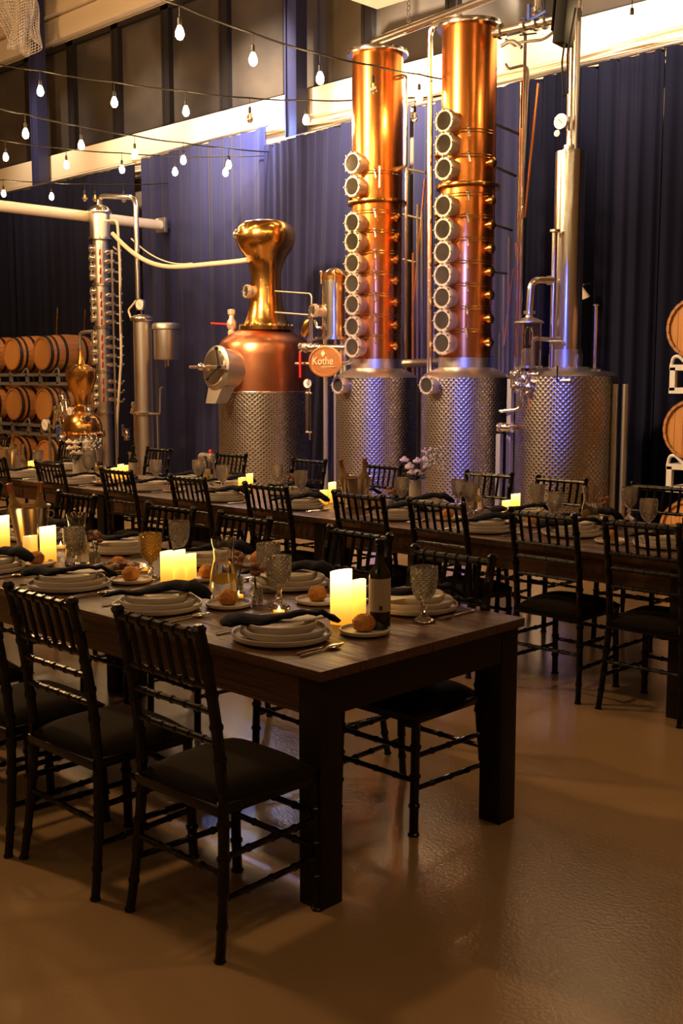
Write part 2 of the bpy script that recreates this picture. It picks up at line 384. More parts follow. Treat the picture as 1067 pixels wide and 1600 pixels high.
# ================================================================== STILLS
YS = 9.0
def zy(px, py, Y=YS): return at(px, py, Y=Y).z
def xy(px, py, Y=YS): return at(px, py, Y=Y).x
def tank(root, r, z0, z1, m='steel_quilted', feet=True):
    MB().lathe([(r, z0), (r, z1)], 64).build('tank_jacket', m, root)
    MB().lathe([(r+.012, z0-.01), (r+.012, z0+.05)], 48).build('base_ring', 'steel_brushed', root)
    if feet:
        for a in (45, 135, 225, 315):
            x, y = (r-.08)*math.cos(R(a)), (r-.08)*math.sin(R(a))
            MB().cyl((x, y, .02), (x, y, z0), .03, 10).lathe([(.05,0),(.05,.02)], 12, Matrix.Translation((x,y,0))).build('foot', 'steel_dull', root)
def porthole(root, loc, d, r, depth=.09, ring='satin_ring', nb=8):
    M = faceM(loc, d)
    o = MB().lathe([(r*.92, -depth), (r*.92, -.012), (r*1.08, -.012), (r*1.08, .022), (r*1.0, .035), (r*.82, .035), (r*.78, .026), (r*.78, -depth)], 28, M, closed=True).build('porthole_ring', ring, root)
    MB().lathe([(0, .024), (r*.80, .024), (r*.80, -.02), (0, -.02)], 24, M).build('pane', 'dark_glass', o)
    b = MB()
    for i in range(nb):
        a = 2*PI*i/nb; b.cyl(M @ Vector((r*1.0*math.cos(a), r*1.0*math.sin(a), .02)), M @ Vector((r*1.0*math.cos(a), r*1.0*math.sin(a), .05)), r*.07, 6)
    b.build('bolts', 'steel_dull', o)
    return o
def gauge(root, loc, d, r=.05):
    M = faceM(loc, d)
    o = MB().lathe([(r, -.03), (r*1.08, .0), (r*1.05, .012), (r*.9, .012)], 22, M).build('gauge', 'steel', root)
    MB().lathe([(0, .0135), (r*.92, .0135), (r*.92, .006), (0,.006)], 20, M).build('dial', 'gauge_white', o)
    MB().box((0,0,0), (.004, r*1.0, .002)).build('needle', 'black', o).matrix_local = M @ Matrix.Translation((0, 0, .0165)) @ Matrix.Rotation(.8, 4, 'Z')
    return o
def valve(root, loc, axis, handle_col='steel', s=1.0):
    M = faceM(loc, axis)
    o = MB().lathe([(.02*s,-.06*s),(.035*s,-.06*s),(.035*s,-.045*s),(.022*s,-.04*s),(.034*s,-.02*s),(.034*s,.02*s),(.022*s,.04*s),(.035*s,.045*s),(.035*s,.06*s),(.02*s,.06*s)], 14, M).build('valve', 'steel', root)
    h = MB().cyl(M @ Vector((0,0,0)), M @ Vector((.06*s,0,0)), .01*s, 8); h.box(tuple(M @ Vector((.065*s, 0, .04*s))), (.02*s, .02*s, .12*s), rot=M.to_euler())
    h.build('handle', handle_col, o)
    return o
FRONT = (0, -1, 0)

# --- 1: copper pot still
c1 = at(413, 612, Y=YS); r1 = .555
ps = thing('pot_still', 'squat copper pot still with onion head on a quilted steel base', 'still', (c1.x, YS, 0))
zt = zy(410, 613, YS-r1)
tank(ps, r1, .16, zt)
zs = 2.02
MB().lathe([(r1-.004, zt), (r1-.004, zs-.12), (r1-.012, zs-.02), (r1-.05, zs+.06), (r1-.14, zs+.12), (.30, zs+.18), (.28, zs+.19)], 64).build('copper_body', 'copper_red', ps)
MB().torus(r1+.0, .010, Matrix.Translation((0,0,zt)), 56).build('seam_ring', 'steel', ps)
zf = zs+.19
MB().lathe([(.31, zf-.02), (.33, zf-.02), (.33, zf+.025), (.27, zf+.025)], 48).build('neck_flange', 'copper_gold', ps)
b = MB()
for i in range(24): a = 2*PI*i/24; b.cyl((.318*math.cos(a), .318*math.sin(a), zf+.02), (.318*math.cos(a), .318*math.sin(a), zf+.05), .009, 6)
b.build('flange_bolts', 'steel', ps)
prof = [(.305, zf+.02), (.275, zf+.06), (.245, zf+.13), (.215, zf+.23), (.195, zf+.34), (.184, zf+.46), (.182, zf+.58), (.192, zf+.69), (.218, zf+.78), (.262, zf+.86), (.312, zf+.93), (.346, zf+1.0), (.358, zf+1.07), (.350, zf+1.14), (.318, zf+1.20), (.262, zf+1.245), (.16, zf+1.27), (.0, zf+1.28)]
sm = []
for i in range(len(prof)-1):
    for k in range(3):
        t = k/3; a, b_, c_, d_ = prof[max(i-1,0)], prof[i], prof[i+1], prof[min(i+2,len(prof)-1)]
        sm.append(tuple(.5*((2*b_[q])+(-a[q]+c_[q])*t+(2*a[q]-5*b_[q]+4*c_[q]-d_[q])*t*t+(-a[q]+3*b_[q]-3*c_[q]+d_[q])*t**3) for q in (0, 1)))
sm.append((0, zf+1.28))
MB().lathe([(max(0, a), z) for a, z in sm], 56).build('onion_head', 'copper_gold', ps)
porthole(ps, (-.01, -.235, zf+.43), (-.25, -1, .05), .075, .08)
MB().lathe([(.05,-.06),(.05,.02),(.035,.05),(.0,.055)], 20, faceM((-.18,-.29,zf+1.10), (-.55,-1,.1))).build('spray_port', 'steel', ps)
# manway
M = faceM((-.02, -r1-.16, zt+.28), (-.08, -1, .10))
mw = MB().lathe([(.235,-.32),(.235,-.02),(.26,-.02),(.26,.02),(.22,.04)], 40, M).build('manway', 'steel_brushed', ps)
MB().lathe([(.215,.035),(.20,.055),(.10,.075),(0,.08)], 36, M).build('manway_lid', 'steel', mw)
MB().tube([M @ Vector((-.42, 0, .10)), M @ Vector((.30, 0, .10))], .018, 10).build('cross_bar', 'steel', mw)
h = MB(); hub = M @ Vector((.22, 0, .13))
for q in ((-.02,.20,.17), (-.16,-.14,.17)): h.cyl(hub, M @ Vector((.22+q[0], q[1], q[2])), .008, 8); h.sphere(M @ Vector((.22+q[0], q[1], q[2])), .024, 8, 6)
h.sphere(hub, .025, 8, 6); h.build('clamp_handle', 'black', mw)
MB().sphere(M @ Vector((-.16, 0, .12)), .045, 14, 9).build('hinge_knob', 'steel', mw)
vs = [(-.15,-.235,-.10),(.15,-.235,-.10),(.15,-.235,.02),(-.15,-.235,.02)]
ch_ = MB().add([M @ Vector(p) for p in [(-.15,-.18,-.2),(.13,-.18,-.2),(.13,-.22,.0),(-.15,-.22,.0),(-.10,-.40,-.10),(.10,-.40,-.10),(.10,-.42,.06),(-.10,-.42,.06)]], [(0,1,2,3),(7,6,5,4),(0,4,5,1),(1,5,6,2),(2,6,7,3),(3,7,4,0)])
ch_.build('spout', 'steel_brushed', mw)
# red-handled relief valve on the shoulder
p = at(358, 512, Y=YS-.2); lx = p.x-c1.x
rv = MB().lathe([(.028,zs-.02),(.028,zs+.12),(.05,zs+.12),(.05,zs+.16),(.035,zs+.18),(.06,zs+.22),(.06,zs+.28),(.034,zs+.32),(.034,zs+.36),(.05,zs+.37),(.05,zs+.42),(.03,zs+.43)], 18, Matrix.Translation((-.36,-.20,0))).build('relief_valve', 'satin_ring', ps)
MB().tube([(-.36,-.20,zs+.25), (-.42,-.26,zs+.25), (-.54,-.38,zs+.26)], .013, 8).build('handle', 'red_handle', rv)
# level gauge at the right of the jacket
gx = xy(484, 650, YS-.12)-c1.x
lg = MB().box((gx-.05,-.10, zt-.22), (.05,.03,.50)).build('level_gauge', 'steel', ps)
MB().cyl((gx,-.12, zt-.46), (gx,-.12, zt+.0), .016, 10).build('sight_tube', 'glass', lg)
MB().cyl((gx-.06,-.12, zt-.01), (gx+.04,-.12, zt-.01), .014, 8).cyl((gx-.06,-.12, zt-.46), (gx+.04,-.12, zt-.46), .014, 8).cyl((gx,-.12, zt-.55), (gx,-.12, zt-.46), .01, 8).build('fittings', 'steel', lg)
gauge(ps, (gx,-.15, zt+.10), (.3,-1,0), .055)
MB().cyl((gx,-.12, zt-.02), (gx,-.12, zt+.07), .01, 8).build('gauge_stem', 'steel', ps)

# outlet pipework between pot still and its filter canister
o0 = at(509, 565, Y=YS-.25)
pw = thing('transfer_pipework', 'steel pipes and valves joining the copper pot still to the first tall column', 'pipework', (o0.x, YS-.25, 0))
def L(px, py, Y=YS-.25): p = at(px, py, Y=Y); return Vector((p.x-o0.x, p.y-(YS-.25), p.z))
MB().tube(rounded([L(430,455), L(487,459), L(487,490)], .05), .010, 8).build('pipe', 'steel_dull', pw)
MB().tube(rounded([L(430,488), L(482,492)], .05), .010, 8).build('pipe', 'steel_dull', pw)
MB().tube(rounded([L(485,540), L(486,478), L(500,480)], .05), .028, 12).build('pipe', 'steel', pw)
MB().tube(rounded([L(492,500), L(495,512), L(502,512)], .03), .018, 10).build('pipe', 'steel', pw)
MB().tube([L(474,541), L(553,544)], .030, 14).build('pipe', 'steel', pw)
MB().tube([L(462,568), L(490,568)], .016, 10).build('pipe', 'steel', pw)
MB().tube(rounded([L(530,568), L(548,566), L(553,556)], .05), .026, 12).build('pipe', 'steel', pw)
valve(pw, L(486,544), (1,0,0), 'steel', 1.6); valve(pw, L(497,543), (1,0,0), 'steel', 1.2); valve(pw, L(476,541), (1,0,0), 'steel', 1.2)
MB().lathe([(.03,-.10),(.05,-.06),(.05,.06),(.03,.10)], 14, faceM(L(479,512), (.5,0,1))).build('relief_valve', 'copper_gold', pw)
a = L(474,550); MB().box((a.x, a.y-.05, a.z-.14), (.03,.02,.30), bev=.006).build('valve_handle', 'red_handle', pw)
MB().cyl(a+Vector((0,-.02,.03)), a+Vector((0,-.06,-.01)), .015, 8).build('valve_stem', 'steel', pw)
for px in (484, 486): MB().lathe([(.045,-.012),(.045,.012)], 16, Matrix.Translation(L(486, 495 if px == 484 else 531))).build('clamp', 'steel', pw)

for o_ in ps.children:      # the head sits slightly off the boiler's axis
    if o_.name.split('.')[0] in ('neck_flange', 'flange_bolts', 'onion_head', 'spray_port'): o_.location.x += .045
# oval copper name plate: lettering engraved on it reads Kothe
sg = at(509, 565, Y=YS-.62)
t = thing('name_plate', 'oval copper maker\'s plate lettered Kothe between still and column', 'sign', (sg.x, YS-.62, sg.z), 0)
o = MB().lathe([(0,0),(.155,0),(.165,.006),(.165,.016),(.15,.018),(.148,.010),(0,.010)], 48, faceM((0,0,0), (0.12,-1,0))).build('plate', 'copper_sign', t); o.scale = (1.42, 1, 1)
def text(body, size, loc, rot, m, parent, name='lettering', ext=.002):
    cu = bpy.data.curves.new(name, 'FONT'); cu.body = body; cu.size = size; cu.extrude = ext; cu.align_x = 'CENTER'; cu.align_y = 'CENTER'; cu.resolution_u = 3
    o = bpy.data.objects.new(name+'_curve', cu); COL.objects.link(o)
    dg = bpy.context.evaluated_depsgraph_get(); me = bpy.data.meshes.new_from_object(o.evaluated_get(dg)); bpy.data.objects.remove(o)
    q = bpy.data.objects.new(name, me); COL.objects.link(q); me.materials.clear(); me.materials.append(MT[m]); q.parent = parent; q.location = loc; q.rotation_euler = rot; return q
MT['lettering'] = mat('lettering', (.95,.66,.30), .5)
text('Kothe', .115, (-.03, -.018, .005), (PI/2, 0, R(6)), 'lettering', t)
MB().box((-.01,-.013,-.055), (.30,.004,.006)).build('rule', 'lettering', t)
MB().box((-.03,-.013,.085), (.05,.004,.05), rot=(0, R(45), 0)).build('emblem', 'lettering', t)
MB().tube([(0,.02,0), (0,.38,0)], .015, 8).build('bracket', 'steel', t)

# filter canister on legs
fc = at(523, 475, Y=YS-.05); Yc = YS-.05
cn = thing('filter_canister', 'polished steel canister with domed lid beside the first tall column', 'canister', (fc.x, Yc, 0))
z0, z1 = zy(523, 527, Yc), zy(523, 436, Yc); rc = .145
MB().lathe([(rc, z0), (rc, z1)], 40).build('body', 'steel', cn)
MB().lathe([(rc+.012, z1-.01), (rc+.012, z1+.03), (rc-.01, z1+.06), (.08, z1+.11), (0, z1+.125)], 40).build('domed_lid', 'copper_gold', cn)
MB().lathe([(rc+.08, z0-.03), (rc+.08, z0), (rc, z0)], 32).build('shelf_plate', 'steel', cn)
for i in range(6):
    a = R(60*i+15); x, y = (rc+.03)*math.cos(a), (rc+.03)*math.sin(a)
    MB().cyl((x,y,z1-.05), (x,y,z1+.06), .010, 8).sphere((x,y,z1+.07), .02, 8, 6).build('swing_bolt', 'steel', cn)
MB().tube([(-rc+.02,-.02,.0),(-rc+.02,-.02,z0-.02)], .03, 10).build('leg', 'steel_brushed', cn)
for dx in (-.02, .075, .13): MB().tube([(dx,.03,.0),(dx,.03,z0-.02)], .022, 10).build('leg', 'steel_brushed', cn)
porthole(cn, (-.10, -rc-.06, zy(507, 487, Yc)), (-.35,-1,0), .07, .10)

p = at(325, 716, Y=8.75)
t = thing('transfer_pump', 'small steel pump motor on a stand at the pot still\'s left foot', 'pump', (p.x, 8.75, 0))
MB().tube([(-.12,0,p.z), (.12,.0,p.z)], .07, 18).lathe([(.0,0),(.05,0),(.05,.03),(0,.03)], 14, faceM((.12,0,p.z), (1,0,0))).build('motor', 'steel_brushed', t)
MB().box((0,0,(p.z-.07)/2), (.05,.05,p.z-.07)).box((0,0,.01), (.22,.22,.02)).build('stand', 'steel_dull', t)
MB().sphere((.05,0,p.z+.09), .025, 10, 7).build('switch_knob', 'red_handle', t)
# --- 2 and 3: tall copper columns on quilted tanks
def column_still(px, label, pxtop, ytop, ports, flange_y, clamp_px, skip, hoopz, lab_n):
    c = at(px, 580, Y=YS); rt = .445; rcx = .272
    t = thing('column_still', label, 'still', (c.x, YS, 0))
    zt = zy(px, 590, YS-rt*.9)
    tank(t, rt, .16, zt)
    MB().lathe([(rt+.003, zt), (rt-.03, zt+.035), (rcx+.01, zt+.10)], 48).build('tank_lid', 'steel_brushed', t)
    zb = zt+.10
    MB().lathe([(rcx+.004, zb), (rcx+.004, zb+.10)], 48).build('steel_collar', 'steel_brushed', t)
    zT = zy(pxtop, ytop, YS)
    hz = [zy(px, y, YS-rcx) for y in hoopz]
    MB().lathe([(rcx, zb+.09), (rcx, zT)], 64).build('copper_column', 'copper', t)
    MB().lathe([(rcx-.02, zT-.03), (rcx+.05, zT-.03), (rcx+.055, zT-.01), (rcx+.05, zT+.015), (.1, zT+.03), (0, zT+.035)], 48).build('top_flange', 'steel', t)
    zfl = zy(px, flange_y, YS-rcx)
    MB().lathe([(rcx-.005, zfl-.018), (rcx+.045, zfl-.018), (rcx+.05, zfl), (rcx+.045, zfl+.018), (rcx-.005, zfl+.018)], 48).build('middle_flange', 'copper_gold', t)
    for z in hz:                      # plate seams with their latches
        MB().torus(rcx+.001, .006, Matrix.Translation((0,0,z)), 48, 6).torus(rcx+.001, .005, Matrix.Translation((0,0,z+.028)), 48, 6).build('seam_band', 'copper_gold', t)
        a = R(-52); q = Vector((math.cos(a), math.sin(a), 0)); p = q*(rcx+.02)+Vector((0,0,z+.012)); tan = Vector((-q.y, q.x, 0))
        MB().tube([p-q*.02, p+q*.03, p+q*.035+tan*.015+Vector((0,0,-.07))], .011, 8).sphere(p+q*.03+Vector((0,0,.012)), .02, 8, 6).build('latch', 'steel', t)
    for i, y in enumerate(ports):
        z = zy(px-28, y, YS-.40)
        porthole(t, (.0, -rcx-.085, z), FRONT, .108, .12)
        if i % 2 == 1:                # lamp knob on the side, paired with every other sight glass
            M = faceM((-rcx-.06, -.06, z-.02), (-1,-.25,0))
            MB().lathe([(.02,-.08),(.02,-.02),(.055,-.01),(.06,.015),(.03,.03),(0,.03)], 16, M).build('side_port', 'copper_gold', t)
    for i, y in enumerate(ports[2:]):
        z = zy(px, y, YS)
        M = faceM((rcx+.05, -.03, z), (1,.1,0))
        MB().lathe([(.03,-.06),(.03,-.02),(.05,-.015),(.05,.02),(.02,.04),(0,.04)], 14, M).build('side_cap', 'copper_gold', t)
    zp = zy(px-44, 602, YS-.6)
    porthole(t, (-.06, -rt-.07, zp), FRONT, .09, .12)
    return t, c, zt, zT
P2 = [252,289,346,376,410,442,475,510,542]
P3 = [187,223,262,320,357,393,429,464,500,536]
cs2 = column_still(588, 'left tall copper column still on a quilted steel tank', 590, 84, P2, 310, 591, 0, [268,330,361,394,427,461,494,527], 1)
cs3 = column_still(727, 'right tall copper column still, the tallest, on a quilted steel tank', 735, 42, P3, 285, 738, 0, [204,243,304,338,374,410,446,482,518], 2)
# little sight gauges and rods on column 3
tk = cs2[0]; MB().cyl((.20,-.27,zy(590,394)), (.20,-.27,zy(590,527)), .008, 8).build('sight_rod', 'glass', tk)
tk = cs3[0]; MB().cyl((.20,-.27,zy(730,482)), (.20,-.27,zy(730,518)), .008, 8).build('sight_rod', 'glass', tk)
MB().tube([(.22,-.20,zy(590,268)), (.22,-.20,zy(590,300))], .012, 8).build('drip_rod', 'steel', cs2[0])

# pipe runs standing behind and between the columns; every pipe its own part
def pipe_group(label, Y, x0, pipes, name='pipe_rack'):
    t = thing(name, label, 'pipework', (x0, Y, 0))
    for pts, r, m in pipes:
        q = [Vector((at(*p, Y=Y).x-x0, 0, at(*p, Y=Y).z)) for p in pts]
        if pts[-1][1] >= 700: q[-1].z = .0
        MB().tube(rounded(q, .10), r, 10).build('pipe', m, t)
    return t
x0 = cs3[1].x-.55
V = lambda x, a, x2, b: [(x, a), (x2, b)]
pipe_group('vertical steel pipes between the two tall copper columns', 9.75, x0,
    [(V(636,262,634,720),.022,'steel'),(V(646,395,645,720),.018,'copper_sign'),(V(653,320,652,720),.018,'steel_dull'),(V(660,330,659,720),.018,'steel_dull'),
     (V(672,480,671,720),.016,'steel_dull'),(V(679,495,679,720),.016,'steel_dull'),
     (V(664,280,644,500),.012,'copper_sign'),(V(630,263,665,270),.014,'steel_dull'),(V(630,335,658,342),.014,'steel_dull'),(V(630,405,650,410),.014,'steel_dull'),
     (V(632,568,690,566),.05,'steel_dull')])
t = pipe_group('leaning bundle of steel pipes right of the tallest copper column', 9.55, xy(805, 500, 9.55),
    [(V(822,25,808,720),.022,'steel'),([(790,100),(794,108),(826,100),(815,330),(812,720)],.014,'steel_dull'),(V(814,200,800,720),.016,'steel'),(V(817,230,804,720),.014,'steel'),
     (V(841,130,820,340),.014,'copper_sign'),(V(796,370,792,720),.014,'steel_dull'),(V(788,430,786,720),.013,'steel_dull'),(V(781,520,779,720),.013,'steel_dull'),
     (V(806,380,816,520),.011,'copper_sign'),(V(802,420,788,540),.011,'copper_sign'),(V(776,195,812,210),.014,'frame_dark'),(V(776,262,806,275),.014,'frame_dark'),(V(775,352,800,360),.013,'frame_dark'),(V(774,425,796,428),.012,'frame_dark')])
pipe_group('tall bright steel riser bending over to the tallest copper column', 9.0, x0,
    [([(671,720),(672,42),(700,30),(726,28),(727,40)],.030,'steel')], 'riser_pipe')
qa, qb = at(634, 118, Y=YS), at(633, 262, Y=YS)
MB().tube(rounded([(.24,0,qa.z), (qa.x-cs2[1].x,0,qa.z), (qb.x-cs2[1].x,0,qb.z), (.24,0,qb.z)], .05), .024, 10).build('flank_pipe', 'steel', cs2[0])
# vapour pipe from the top of column 2 rising out of frame to the right
t = thing('vapour_pipe', 'large steel vapour pipe rising from the left column towards top right', 'pipework', (cs2[1].x, YS, 0))
a = at(583, 80, Y=YS); q = [Vector((a.x-cs2[1].x, 0, a.z))]
q.append(Vector((q[0].x, 0, at(583, 66, Y=YS).z))); b = at(700, 22, Y=YS); q.append(Vector((b.x-cs2[1].x, 0, b.z))); b = at(830, -30, Y=YS); q.append(Vector((b.x-cs2[1].x, 0, b.z)))
MB().tube(rounded(q, .16, 8), .042, 14).build('pipe', 'steel', t)
b = at(638, 40, Y=YS); bx = b.x-cs2[1].x
for k in range(9):
    M = Matrix.Translation((bx, 0, b.z+.06+k*.055)) @ Matrix.Rotation(PI/2*(k % 2), 4, 'Z') @ Matrix.Rotation(PI/2, 4, 'X') @ Matrix.Scale(1.5, 4, (0,1,0))
    MB().torus(.020, .005, M, 10, 6).build('chain_link', 'steel', t)
# header pipe right of column 3 with valves
Yh = 8.9; t = thing('header_pipe', 'steel header pipe with blue-handled valve at the top right', 'pipework', (xy(780, 45, Yh), Yh, 0)); X0 = xy(780, 45, Yh)
def Lh(px, py, Y=Yh): p = at(px, py, Y=Y); return Vector((p.x-X0, Y-Yh, p.z))
MB().tube([Lh(772,52), Lh(905,20)], .045, 14).build('pipe', 'steel', t)
MB().tube([Lh(838,38), Lh(840,-10)], .03, 12).build('pipe', 'steel', t)
for px, py in ((783,49),(820,40),(838,36),(852,33)):
    M = faceM(Lh(px,py), Lh(905,20)-Lh(772,52)); MB().lathe([(.045,-.02),(.072,-.018),(.072,.018),(.045,.02)], 18, M).build('clamp', 'steel', t)
valve(t, Lh(838,26), (0,0,1), 'blue_handle', 1.3)
MB().box(tuple(Lh(848,26)+Vector((0,-.06,0))), (.16,.03,.03), rot=(0,R(-14),0), bev=.008).build('valve_lever', 'blue_handle', t)
MB().tube(rounded([Lh(790,62), Lh(806,72), Lh(812,66), Lh(850,62), Lh(872,44)], .06), .014, 8).build('pipe', 'steel', t)
MB().tube(rounded([Lh(783,72), Lh(800,62), Lh(815,74)], .06), .018, 8).build('pipe', 'steel_dull', t)
MB().tube([Lh(812,55), Lh(838,52)], .008, 6).build('lever', 'black', t)

# --- 4: plain steel column on a quilted tank
Y4 = YS; c4 = at(885, 580, Y=Y4); r4 = .47
t4 = thing('steel_still', 'quilted steel tank with plain steel column, right of the copper columns', 'still', (c4.x, Y4, 0)); X4 = c4.x
zt4 = zy(885, 588, Y4-r4*.9)
tank(t4, r4, .16, zt4)
MB().lathe([(r4+.003, zt4), (r4-.03, zt4+.03), (.19, zt4+.09)], 48).build('tank_lid', 'steel_brushed', t4)
pc = at(880, 560, Y=Y4); xc = at(889, 400, Y=Y4).x-X4
za, zb4 = zt4+.05, zy(890, 238, Y4)
M = Matrix.Translation((xc-.01, 0, 0))
MB().lathe([(.158, za), (.158, za+.16), (.148, za+.16), (.148, za+.20)], 36, M).build('collar', 'steel_brushed', t4)
MB().lathe([(.138, za+.18), (.138, (za+zb4)/2+.25), (.143, (za+zb4)/2+.25), (.143, (za+zb4)/2+.27), (.138, (za+zb4)/2+.27), (.138, zb4), (.05, zb4+.03)], 44, M).build('column', 'steel', t4)
MB().lathe([(.07, zb4+.02), (.07, zb4+.06), (.04, zb4+.06)], 20, M).build('neck_clamp', 'steel', t4)
tp = at(903, 15, Y=Y4); bt = at(892, 236, Y=Y4)
MB().tube([(xc-.01, 0, zb4+.04), (xc-.01, 0, zb4+2.3)], .045, 14).build('riser', 'steel', t4)
MB().tube(rounded([(xc+.055, -.02, zb4+.02), (xc+.065, -.02, zb4+1.7), (xc+.03, -.02, zb4+1.8), (xc+.03,-.02,zb4+2.3)], .05), .018, 8).build('riser', 'steel_dull', t4)
MB().box((xc-.055, -.01, zb4+.93), (.012,.03,.2)).build('tape', 'blue_handle', t4)
g = gauge(t4, (xc-.05, -.11, zy(886, 193)), FRONT, .065)
MB().lathe([(.03,-.005),(.03,.005)], 14, faceM((xc-.11,-.08, zy(880,210)), FRONT)).build('cap', 'gauge_white', t4)
# overflow pipe beside the column
ya = -.22
xp = at(866, 400, Y=Y4+ya).x-X4
MB().tube([(xp, ya, zt4+.05), (xp, ya, zy(868, 362, Y4+ya))], .026, 12).build('side_pipe', 'steel', t4)
MB().lathe([(.026,0),(.05,.01),(.05,.03),(.0,.03)], 16, Matrix.Translation((xp, ya, zy(868, 364, Y4+ya)))).build('pipe_cap', 'steel', t4)
# glass parrot: lantern-like distillate safe at front left
yp = -.42; pp = at(826, 530, Y=Y4+yp); xx = pp.x-X4
zl0, zl1 = zy(826, 572, Y4+yp), zy(826, 505, Y4+yp)
lan = MB().lathe([(.125, zl0-.02), (.13, zl0-.015), (.13, zl0), (.02, zl0)], 30, Matrix.Translation((xx, yp, 0))).build('spirit_safe_base', 'steel', t4)
MB().lathe([(.115, zl0), (.115, zl1), (.110, zl1), (.110, zl0)], 30, Matrix.Translation((xx, yp, 0)), closed=True).build('glass_cylinder', 'glass', t4)
MB().lathe([(.135, zl1), (.135, zl1+.012), (.08, zl1+.04), (.035, zl1+.055), (.03, zl1+.08)], 30, Matrix.Translation((xx, yp, 0))).build('safe_lid', 'steel_brushed', t4)
MB().lathe([(.055, zl1+.08), (.055, zl1+.11), (.03, zl1+.11)], 18, Matrix.Translation((xx, yp, 0))).build('union_nut', 'steel', t4)
MB().lathe([(.05, zl0), (.05, zl0+.16), (.035, zl0+.17)], 20, Matrix.Translation((xx-.02, yp, 0))).build('inner_cup', 'steel', t4)
MB().lathe([(.035, zl0+.19), (.045, zl0+.25), (.035, zl0+.34), (.02, zl0+.36)], 20, Matrix.Translation((xx, yp, 0))).build('inner_bell', 'glass', t4)
MB().tube(rounded([(xx+.05, yp, zl0), (xx+.05, yp, zl0+.26), (xx+.16, yp+.03, zl0+.24), (xx+.30, yp+.1, zl0+.24)], .05), .02, 10).build('inlet_pipe', 'steel', t4)
zq = zy(835, 437, Y4+yp)
MB().tube(rounded([(xx, yp, zl1+.1), (xx+.015, yp, zq), (xp, ya, zq)], .09, 8), .033, 14).build('swan_neck', 'steel', t4)
MB().lathe([(.045,-.02),(.045,.02)], 16, faceM((xp-.04, ya-.02, zq), (1,.7,0))).build('clamp', 'steel', t4)
# valve cluster under the safe
rg = random.Random(5)
for k, (dx, dy, dz, ax, hc) in enumerate(((-.10,-.02,-.07,(1,0,0),'steel'), (.0,-.05,-.12,(0,0,1),'steel'), (.09,-.03,-.08,(1,0,0),'steel'), (.17,.02,-.14,(1,.3,0),'steel'), (-.05,-.08,-.18,(0,0,1),'steel'), (.06,-.06,-.20,(.3,0,1),'red_handle'), (.25,.08,-.13,(1,.4,0),'copper_gold'))):
    valve(t4, (xx+dx, yp+dy, zl0+dz), ax, hc, 1.1)
MB().tube(rounded([(xx-.14, yp-.02, zl0-.06), (xx-.06, yp-.06, zl0-.02), (xx-.10, yp-.06, zl0-.16), (xx-.03, yp-.05, zl0-.3), (xx-.05,yp-.05,zl0-.40), (xx-.24, yp-.1, zl0-.42)], .06), .016, 10).build('pipe', 'steel', t4)
MB().tube(rounded([(xx+.03, yp, zl0-.02), (xx+.03, yp-.03, zl0-.30), (xx+.06, yp-.03, zl0-.42)], .06), .014, 10).build('pipe', 'copper_red', t4)
MB().tube(rounded([(xx+.1, yp, zl0-.1), (xx+.12, yp-.02, zl0-.25), (xx+.11, yp-.02, zl0-.40)], .06), .016, 10).build('pipe', 'copper_sign', t4)
MB().tube([(xx+.2, yp, zl0-.14), (xx+.45, yp+.02, zl0-.13)], .015, 8).build('pipe', 'steel_dull', t4)
MB().cyl((X4*0+xx+.33, yp-.02, zl0-.14), (xx+.33, yp-.02, zl0-.0), .008, 6).build('stem', 'black', t4)
# upright square posts left and right of the tank
for px, yy, z1_, m_, w in ((797, -.45, zy(797, 592, Y4-.45), 'rack_steel', .05), (781, -.55, zy(781, 678, Y4-.55), 'rack_steel', .05)):
    x_ = at(px, 650, Y=Y4+yy).x-X4
    MB().box((x_, yy, z1_/2), (w, w, z1_), bev=.004).build('post', m_, t4)
MB().lathe([(.05,0),(.05,.02)], 16, Matrix.Translation((at(799,650,Y=Y4-.45).x-X4, -.45, zy(797,590,Y4-.45)))).build('post_cap', 'steel', t4)
valve(t4, (at(790,668,Y=Y4-.52).x-X4, -.52, zy(790,668,Y4-.52)), (1,0,0), 'copper_gold', 1.3)
for px, m_ in ((954, 'column_blue'), (970, 'steel_dull')):
    x_ = at(px, 650, Y=Y4-.02).x-X4
    MB().cyl((x_, .05, 0), (x_, .05, zy(px, 600, Y4)), .030, 14).build('conduit_post', 'steel_brushed' if px == 954 else 'steel_dull', t4)
# float rod on the lid
x_ = at(929, 575, Y=Y4).x-X4
MB().lathe([(.07, 0),(.07,.03),(.04,.05)], 18, Matrix.Translation((x_, 0, zt4+.03))).cyl((x_,0,zt4+.06), (x_,0,zy(932,478)), .014, 8).lathe([(.03,0),(.03,.015)], 12, Matrix.Translation((x_, 0, zy(932,478)))).build('float_rod', 'steel', t4)
MB().cyl((x_-.17,-.05,zt4+.02), (x_-.15,-.05,zt4+.20), .008, 6).build('thermometer', 'steel', t4)

# little cone lamp hanging on the curtain behind the steel column
p = at(911, 457, Y=10.15)
t = thing('cone_lamp', 'small cream cone-shaped lamp shade on the curtain right of the steel column', 'lamp', (p.x, p.y, p.z))
MB().lathe([(.012,.07),(.02,.05),(.055,-.06),(.05,-.06)], 20, faceM((0,0,0), (-.2,-.4,1))).build('shade', 'cream_board', t)
MB().cyl((0,0,.08), (0,.14,.10), .01, 6).build('arm', 'steel_dull', t)

